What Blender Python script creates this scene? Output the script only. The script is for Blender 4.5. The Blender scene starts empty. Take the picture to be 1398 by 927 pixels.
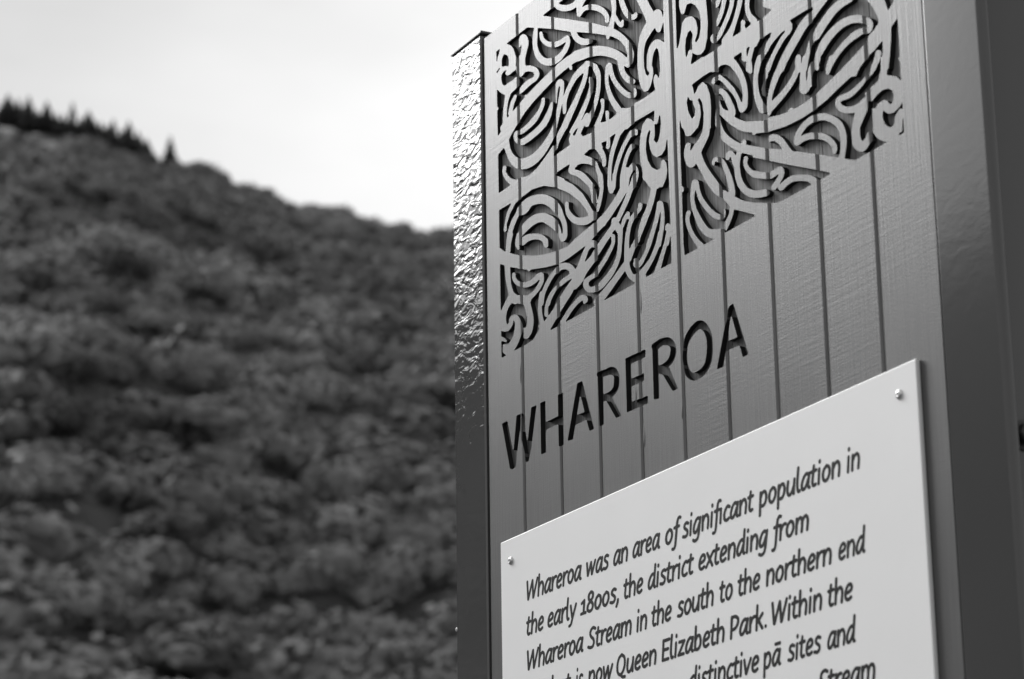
import bpy, bmesh, math, random
import numpy as np
from mathutils import Vector, Matrix, noise
from mathutils.geometry import delaunay_2d_cdt
random.seed(7)
scene = bpy.context.scene
COL = scene.collection
R = math.radians

# ---------------------------------------------------------------- camera
PX, PY, FPX = 699.0, 463.5, 3719.5          # principal point and focal length of the photograph, in its pixels
WX = np.array([0.46518, -0.26820, -0.84361])   # world axes seen from the camera (right, down, forward)
WY = np.array([0.88510, 0.12543, 0.44818])
WZ = np.array([-0.01439, -0.95516, 0.29573])
MW = np.array([WX, WY, WZ])
CAM = np.array([2.5, -1.365, 1.5])
right, down, fwd = MW[:, 0], MW[:, 1], MW[:, 2]
cd = bpy.data.cameras.new("camera")
cam = bpy.data.objects.new("camera", cd)
COL.objects.link(cam)
cam.matrix_world = Matrix(((right[0], -down[0], -fwd[0], CAM[0]),
                           (right[1], -down[1], -fwd[1], CAM[1]),
                           (right[2], -down[2], -fwd[2], CAM[2]), (0, 0, 0, 1)))
cd.sensor_width = 36.0
cd.lens = FPX / 1398.0 * 36.0
cd.clip_start = 0.05
cd.clip_end = 20000
cd.dof.use_dof = True
cd.dof.focus_distance = 2.90
cd.dof.aperture_fstop = 9.0
scene.camera = cam

# ---------------------------------------------------------------- sky and sun (overcast, veiled sun to the front left)
SKY_BASE, SKY_GLOW = 6.6, 60.0
BUSH_LO, BUSH_HI = 0.07, 0.33
SUN_AZ = R(201)      # direction towards the sun, anticlockwise from +X
SUN_EL = R(36.5)
sun_dir = Vector((math.cos(SUN_EL) * math.cos(SUN_AZ), math.cos(SUN_EL) * math.sin(SUN_AZ), math.sin(SUN_EL)))
world = bpy.data.worlds.new("World")
scene.world = world
world.use_nodes = True
wn, wl = world.node_tree.nodes, world.node_tree.links
wn.clear()
def N(nodes, typ, **kw):
    n = nodes.new(typ)
    for k, v in kw.items():
        setattr(n, k, v)
    return n
wo = N(wn, 'ShaderNodeOutputWorld'); bg = N(wn, 'ShaderNodeBackground')
sky = N(wn, 'ShaderNodeTexSky', sky_type='NISHITA', sun_disc=False)
sky.sun_elevation = SUN_EL
sky.sun_rotation = math.pi / 2 - SUN_AZ
sky.air_density = 1.0; sky.dust_density = 4.0
bw = N(wn, 'ShaderNodeRGBToBW')
tc = N(wn, 'ShaderNodeTexCoord')
# cloud deck: broad soft clouds, brighter towards the veiled sun
mp = N(wn, 'ShaderNodeMapping'); mp.inputs['Scale'].default_value = (1.0, 1.0, 2.6); mp.inputs['Location'].default_value = (5.5, 0.5, 8.0)
no = N(wn, 'ShaderNodeTexNoise'); no.inputs['Scale'].default_value = 2.3; no.inputs['Detail'].default_value = 5; no.inputs['Roughness'].default_value = 0.5
cr = N(wn, 'ShaderNodeMapRange'); cr.inputs['From Min'].default_value = 0.3; cr.inputs['From Max'].default_value = 0.7
cr.inputs['To Min'].default_value = 0.76; cr.inputs['To Max'].default_value = 1.18
dt = N(wn, 'ShaderNodeVectorMath', operation='DOT_PRODUCT'); dt.inputs[1].default_value = sun_dir
nrm = N(wn, 'ShaderNodeVectorMath', operation='NORMALIZE')
mr = N(wn, 'ShaderNodeMapRange'); mr.inputs['From Min'].default_value = 0.0; mr.inputs['From Max'].default_value = 1.0
mr.inputs['To Min'].default_value = 0.0; mr.inputs['To Max'].default_value = 1.0
pw = N(wn, 'ShaderNodeMath', operation='POWER'); pw.inputs[1].default_value = 27.0
ml = N(wn, 'ShaderNodeMath', operation='MULTIPLY_ADD'); ml.inputs[1].default_value = SKY_GLOW; ml.inputs[2].default_value = SKY_BASE
m2 = N(wn, 'ShaderNodeMath', operation='MULTIPLY')
ad = N(wn, 'ShaderNodeMath', operation='MULTIPLY_ADD'); ad.inputs[1].default_value = 0.06
wl.new(tc.outputs['Generated'], nrm.inputs[0]); wl.new(nrm.outputs[0], dt.inputs[0]); wl.new(nrm.outputs[0], mp.inputs['Vector'])
wl.new(mp.outputs[0], no.inputs['Vector']); wl.new(no.outputs['Fac'], cr.inputs['Value'])
wl.new(dt.outputs['Value'], mr.inputs['Value']); wl.new(mr.outputs[0], pw.inputs[0]); wl.new(pw.outputs[0], ml.inputs[0])
# a broad thinner part of the cloud deck, behind the sign
dt2 = N(wn, 'ShaderNodeVectorMath', operation='DOT_PRODUCT'); dt2.inputs[1].default_value = Vector((math.cos(R(138)) * math.cos(R(26)), math.sin(R(138)) * math.cos(R(26)), math.sin(R(26))))
wl.new(nrm.outputs[0], dt2.inputs[0])
mx2 = N(wn, 'ShaderNodeMath', operation='MAXIMUM'); mx2.inputs[1].default_value = 0.0; wl.new(dt2.outputs['Value'], mx2.inputs[0])
pw2 = N(wn, 'ShaderNodeMath', operation='POWER'); pw2.inputs[1].default_value = 14.0; wl.new(mx2.outputs[0], pw2.inputs[0])
ad2 = N(wn, 'ShaderNodeMath', operation='MULTIPLY_ADD'); ad2.inputs[1].default_value = 4.5; wl.new(pw2.outputs[0], ad2.inputs[0]); wl.new(ml.outputs[0], ad2.inputs[2])
wl.new(ad2.outputs[0], m2.inputs[0]); wl.new(cr.outputs[0], m2.inputs[1])
wl.new(sky.outputs[0], bw.inputs[0]); wl.new(bw.outputs[0], ad.inputs[0]); wl.new(m2.outputs[0], ad.inputs[2])
wl.new(ad.outputs[0], bg.inputs['Color']); bg.inputs['Strength'].default_value = 0.1
wl.new(bg.outputs[0], wo.inputs['Surface'])

sd = bpy.data.lights.new("sun", 'SUN'); sd.energy = 2.0; sd.angle = R(30); sd.color = (1, 1, 1)
so = bpy.data.objects.new("sun", sd); COL.objects.link(so)
so.rotation_euler = (-sun_dir).to_track_quat('-Z', 'Y').to_euler()

vs = scene.view_settings
vs.view_transform = 'Standard'; vs.look = 'None'; vs.exposure = 0.0; vs.gamma = 1.0; vs.use_curve_mapping = False

# ---------------------------------------------------------------- helpers
def ray(x, y):
    d = MW @ np.array([(x - PX) / FPX, (y - PY) / FPX, 1.0])
    return d
def p2w(x, y, Y0=0.0):
    d = ray(x, y); t = (Y0 - CAM[1]) / d[1]; P = CAM + t * d
    return P[0], P[2]
def w2p(X, Z, Y0=0.0):                       # arrays of points on the plane y = Y0 to photograph pixels
    dx = X - CAM[0]; dy = Y0 - CAM[1]; dz = Z - CAM[2]
    a = dx * WX[0] + dy * WY[0] + dz * WZ[0]
    b = dx * WX[1] + dy * WY[1] + dz * WZ[1]
    c = dx * WX[2] + dy * WY[2] + dz * WZ[2]
    return PX + FPX * a / c, PY + FPX * b / c

def tag(o, label=None, cat=None, group=None, kind=None):
    if label: o['label'] = label
    if cat: o['category'] = cat
    if group: o['group'] = group
    if kind: o['kind'] = kind
    return o
def link(name, me, parent=None, mats=()):
    o = bpy.data.objects.new(name, me); COL.objects.link(o)
    for m in mats: me.materials.append(m)
    if parent is not None: o.parent = parent
    return o
def empty(name, loc=(0, 0, 0)):
    o = bpy.data.objects.new(name, None); COL.objects.link(o); o.location = loc; o.empty_display_size = 0.2
    return o
def bm_obj(name, bm, parent=None, mats=(), smooth=False):
    me = bpy.data.meshes.new(name); bm.normal_update(); bm.to_mesh(me); bm.free()
    if smooth:
        for p in me.polygons: p.use_smooth = True
    return link(name, me, parent, mats)
def add_box(bm, x0, x1, y0, y1, z0, z1, bevel=0.0, seg=2):
    r = bmesh.ops.create_cube(bm, size=1.0)
    vsx = r['verts']
    for v in vsx:
        v.co = Vector((x0 + (v.co.x + .5) * (x1 - x0), y0 + (v.co.y + .5) * (y1 - y0), z0 + (v.co.z + .5) * (z1 - z0)))
    if bevel > 0:
        es = list({e for v in vsx for e in v.link_edges})
        bmesh.ops.bevel(bm, geom=es, offset=bevel, segments=seg, profile=0.5, affect='EDGES')

# ---------------------------------------------------------------- materials (a black and white photograph: every colour is a grey)
def grey(v): return (v, v, v, 1)
def new_mat(name):
    m = bpy.data.materials.new(name); m.use_nodes = True
    nt = m.node_tree; b = nt.nodes['Principled BSDF']
    return m, nt.nodes, nt.links, b
def ramp(nodes, links, src, lo, hi, a=0.3, b=0.7):
    r = N(nodes, 'ShaderNodeMapRange')
    r.inputs['From Min'].default_value = a; r.inputs['From Max'].default_value = b
    r.inputs['To Min'].default_value = lo; r.inputs['To Max'].default_value = hi
    links.new(src, r.inputs['Value'])
    return r.outputs[0]

BOARD_R0, BOARD_R1, BOARD_IOR = 0.31, 0.34, 1.5
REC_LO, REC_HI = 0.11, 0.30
def mat_boards():
    m, n, l, b = new_mat("painted timber")
    t = N(n, 'ShaderNodeTexCoord')
    # vertical grain
    mp = N(n, 'ShaderNodeMapping'); mp.inputs['Scale'].default_value = (420, 60, 9)
    l.new(t.outputs['Object'], mp.inputs['Vector'])
    g = N(n, 'ShaderNodeTexNoise'); g.inputs['Scale'].default_value = 1.0; g.inputs['Detail'].default_value = 3
    l.new(mp.outputs[0], g.inputs['Vector'])
    # planer chatter marks, slightly tilted, only in places
    mp2 = N(n, 'ShaderNodeMapping'); mp2.inputs['Rotation'].default_value = (0, R(8), 0); mp2.inputs['Scale'].default_value = (14, 20, 300)
    l.new(t.outputs['Object'], mp2.inputs['Vector'])
    c = N(n, 'ShaderNodeTexNoise'); c.inputs['Scale'].default_value = 1.0; c.inputs['Detail'].default_value = 2
    l.new(mp2.outputs[0], c.inputs['Vector'])
    pm = N(n, 'ShaderNodeTexNoise'); pm.inputs['Scale'].default_value = 5.5; pm.inputs['Detail'].default_value = 1
    l.new(t.outputs['Object'], pm.inputs['Vector'])
    pmr = ramp(n, l, pm.outputs['Fac'], 0.0, 1.0, 0.48, 0.62)
    cm = N(n, 'ShaderNodeMath', operation='MULTIPLY'); l.new(c.outputs['Fac'], cm.inputs[0]); l.new(pmr, cm.inputs[1])
    # fine orange peel of the paint
    f = N(n, 'ShaderNodeTexNoise'); f.inputs['Scale'].default_value = 650; f.inputs['Detail'].default_value = 2
    l.new(t.outputs['Object'], f.inputs['Vector'])
    s1 = N(n, 'ShaderNodeMath', operation='MULTIPLY_ADD'); l.new(cm.outputs[0], s1.inputs[0]); s1.inputs[1].default_value = 0.5; l.new(g.outputs['Fac'], s1.inputs[2])
    s2 = N(n, 'ShaderNodeMath', operation='MULTIPLY_ADD'); l.new(f.outputs['Fac'], s2.inputs[0]); s2.inputs[1].default_value = 0.7; l.new(s1.outputs[0], s2.inputs[2])
    bp = N(n, 'ShaderNodeBump'); bp.inputs['Strength'].default_value = 0.24; bp.inputs['Distance'].default_value = 0.0009
    l.new(s2.outputs[0], bp.inputs['Height']); l.new(bp.outputs[0], b.inputs['Normal'])
    col = ramp(n, l, g.outputs['Fac'], 0.080, 0.100)
    oi = N(n, 'ShaderNodeObjectInfo'); ov_ = ramp(n, l, oi.outputs['Random'], 0.88, 1.12, 0, 1)
    cm2 = N(n, 'ShaderNodeMath', operation='MULTIPLY'); l.new(col, cm2.inputs[0]); l.new(ov_, cm2.inputs[1])
    l.new(cm2.outputs[0], b.inputs['Base Color'])
    rr = ramp(n, l, pm.outputs['Fac'], BOARD_R0, BOARD_R1)
    l.new(rr, b.inputs['Roughness'])
    b.inputs['IOR'].default_value = BOARD_IOR
    return m

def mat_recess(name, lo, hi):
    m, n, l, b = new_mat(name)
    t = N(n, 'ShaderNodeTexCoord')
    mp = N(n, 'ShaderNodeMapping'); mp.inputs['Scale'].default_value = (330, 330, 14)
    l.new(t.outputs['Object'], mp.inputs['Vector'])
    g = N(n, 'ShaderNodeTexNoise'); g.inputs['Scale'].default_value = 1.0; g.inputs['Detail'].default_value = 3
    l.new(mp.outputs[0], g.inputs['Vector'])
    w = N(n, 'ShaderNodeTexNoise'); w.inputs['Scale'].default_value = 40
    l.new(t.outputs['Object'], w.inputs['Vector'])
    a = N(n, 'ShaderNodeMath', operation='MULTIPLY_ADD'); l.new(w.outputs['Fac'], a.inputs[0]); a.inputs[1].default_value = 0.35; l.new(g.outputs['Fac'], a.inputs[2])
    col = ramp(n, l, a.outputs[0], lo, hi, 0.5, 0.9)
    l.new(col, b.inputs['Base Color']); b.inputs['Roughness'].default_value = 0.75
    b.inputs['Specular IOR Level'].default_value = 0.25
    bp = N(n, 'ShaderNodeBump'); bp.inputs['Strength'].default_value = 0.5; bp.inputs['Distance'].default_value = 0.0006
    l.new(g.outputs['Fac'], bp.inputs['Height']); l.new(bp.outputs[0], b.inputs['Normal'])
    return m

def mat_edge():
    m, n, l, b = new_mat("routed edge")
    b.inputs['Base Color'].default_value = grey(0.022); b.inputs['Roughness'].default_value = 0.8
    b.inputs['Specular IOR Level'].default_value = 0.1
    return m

def mat_post(amount, rough, ior=1.56):
    m, n, l, b = new_mat("gloss painted steel")
    t = N(n, 'ShaderNodeTexCoord')
    mp = N(n, 'ShaderNodeMapping'); mp.inputs['Rotation'].default_value = (0, R(-28), 0); mp.inputs['Scale'].default_value = (48, 60, 95)
    l.new(t.outputs['Object'], mp.inputs['Vector'])
    g = N(n, 'ShaderNodeTexNoise'); g.inputs['Scale'].default_value = 1.0; g.inputs['Detail'].default_value = 2.5; g.inputs['Roughness'].default_value = 0.55
    g.inputs['Distortion'].default_value = 0.6
    l.new(mp.outputs[0], g.inputs['Vector'])
    bp = N(n, 'ShaderNodeBump'); bp.inputs['Strength'].default_value = 1.0; bp.inputs['Distance'].default_value = amount
    if ior > 1.7:      # the paint wrinkled only on the upper part of this post; further down it is sound
        sx = N(n, 'ShaderNodeSeparateXYZ'); l.new(t.outputs['Object'], sx.inputs[0])
        wz = N(n, 'ShaderNodeTexNoise'); wz.inputs['Scale'].default_value = 22; l.new(t.outputs['Object'], wz.inputs['Vector'])
        za = N(n, 'ShaderNodeMath', operation='MULTIPLY_ADD'); l.new(wz.outputs['Fac'], za.inputs[0]); za.inputs[1].default_value = 0.30; l.new(sx.outputs['Z'], za.inputs[2])
        l.new(ramp(n, l, za.outputs[0], 0.10, 1.0, 2.42, 2.88), bp.inputs['Strength'])
    l.new(g.outputs['Fac'], bp.inputs['Height']); l.new(bp.outputs[0], b.inputs['Normal'])
    b.inputs['Base Color'].default_value = grey(0.062)
    b.inputs['Roughness'].default_value = rough
    b.inputs['IOR'].default_value = ior
    return m

def mat_plain(name, v, rough=0.5, metal=0.0, spec=0.5, var=0.055):
    m, n, l, b = new_mat(name)
    t = N(n, 'ShaderNodeTexCoord'); w = N(n, 'ShaderNodeTexNoise'); w.inputs['Scale'].default_value = 12; w.inputs['Detail'].default_value = 4
    l.new(t.outputs['Object'], w.inputs['Vector'])
    l.new(ramp(n, l, w.outputs['Fac'], v * (1 - var), v * (1 + var)), b.inputs['Base Color'])
    b.inputs['Roughness'].default_value = rough; b.inputs['Metallic'].default_value = metal
    b.inputs['Specular IOR Level'].default_value = spec
    return m
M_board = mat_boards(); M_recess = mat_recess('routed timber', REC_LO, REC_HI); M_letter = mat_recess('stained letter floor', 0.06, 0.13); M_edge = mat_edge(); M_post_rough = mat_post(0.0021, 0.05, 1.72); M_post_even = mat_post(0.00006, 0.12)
M_panel = mat_plain("white panel", 0.82, 0.45, 0, 0.4, 0.012)
M_ink = mat_plain("black print", 0.008, 0.6, 0, 0.15)
M_screw = mat_plain("stainless steel", 0.6, 0.32, 1.0)
M_dark = mat_plain("web hole dark", 0.03, 0.5)  # dark tone stands in for the shade inside the web hole
M_cap = mat_plain("painted cap", 0.05, 0.35)

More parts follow.
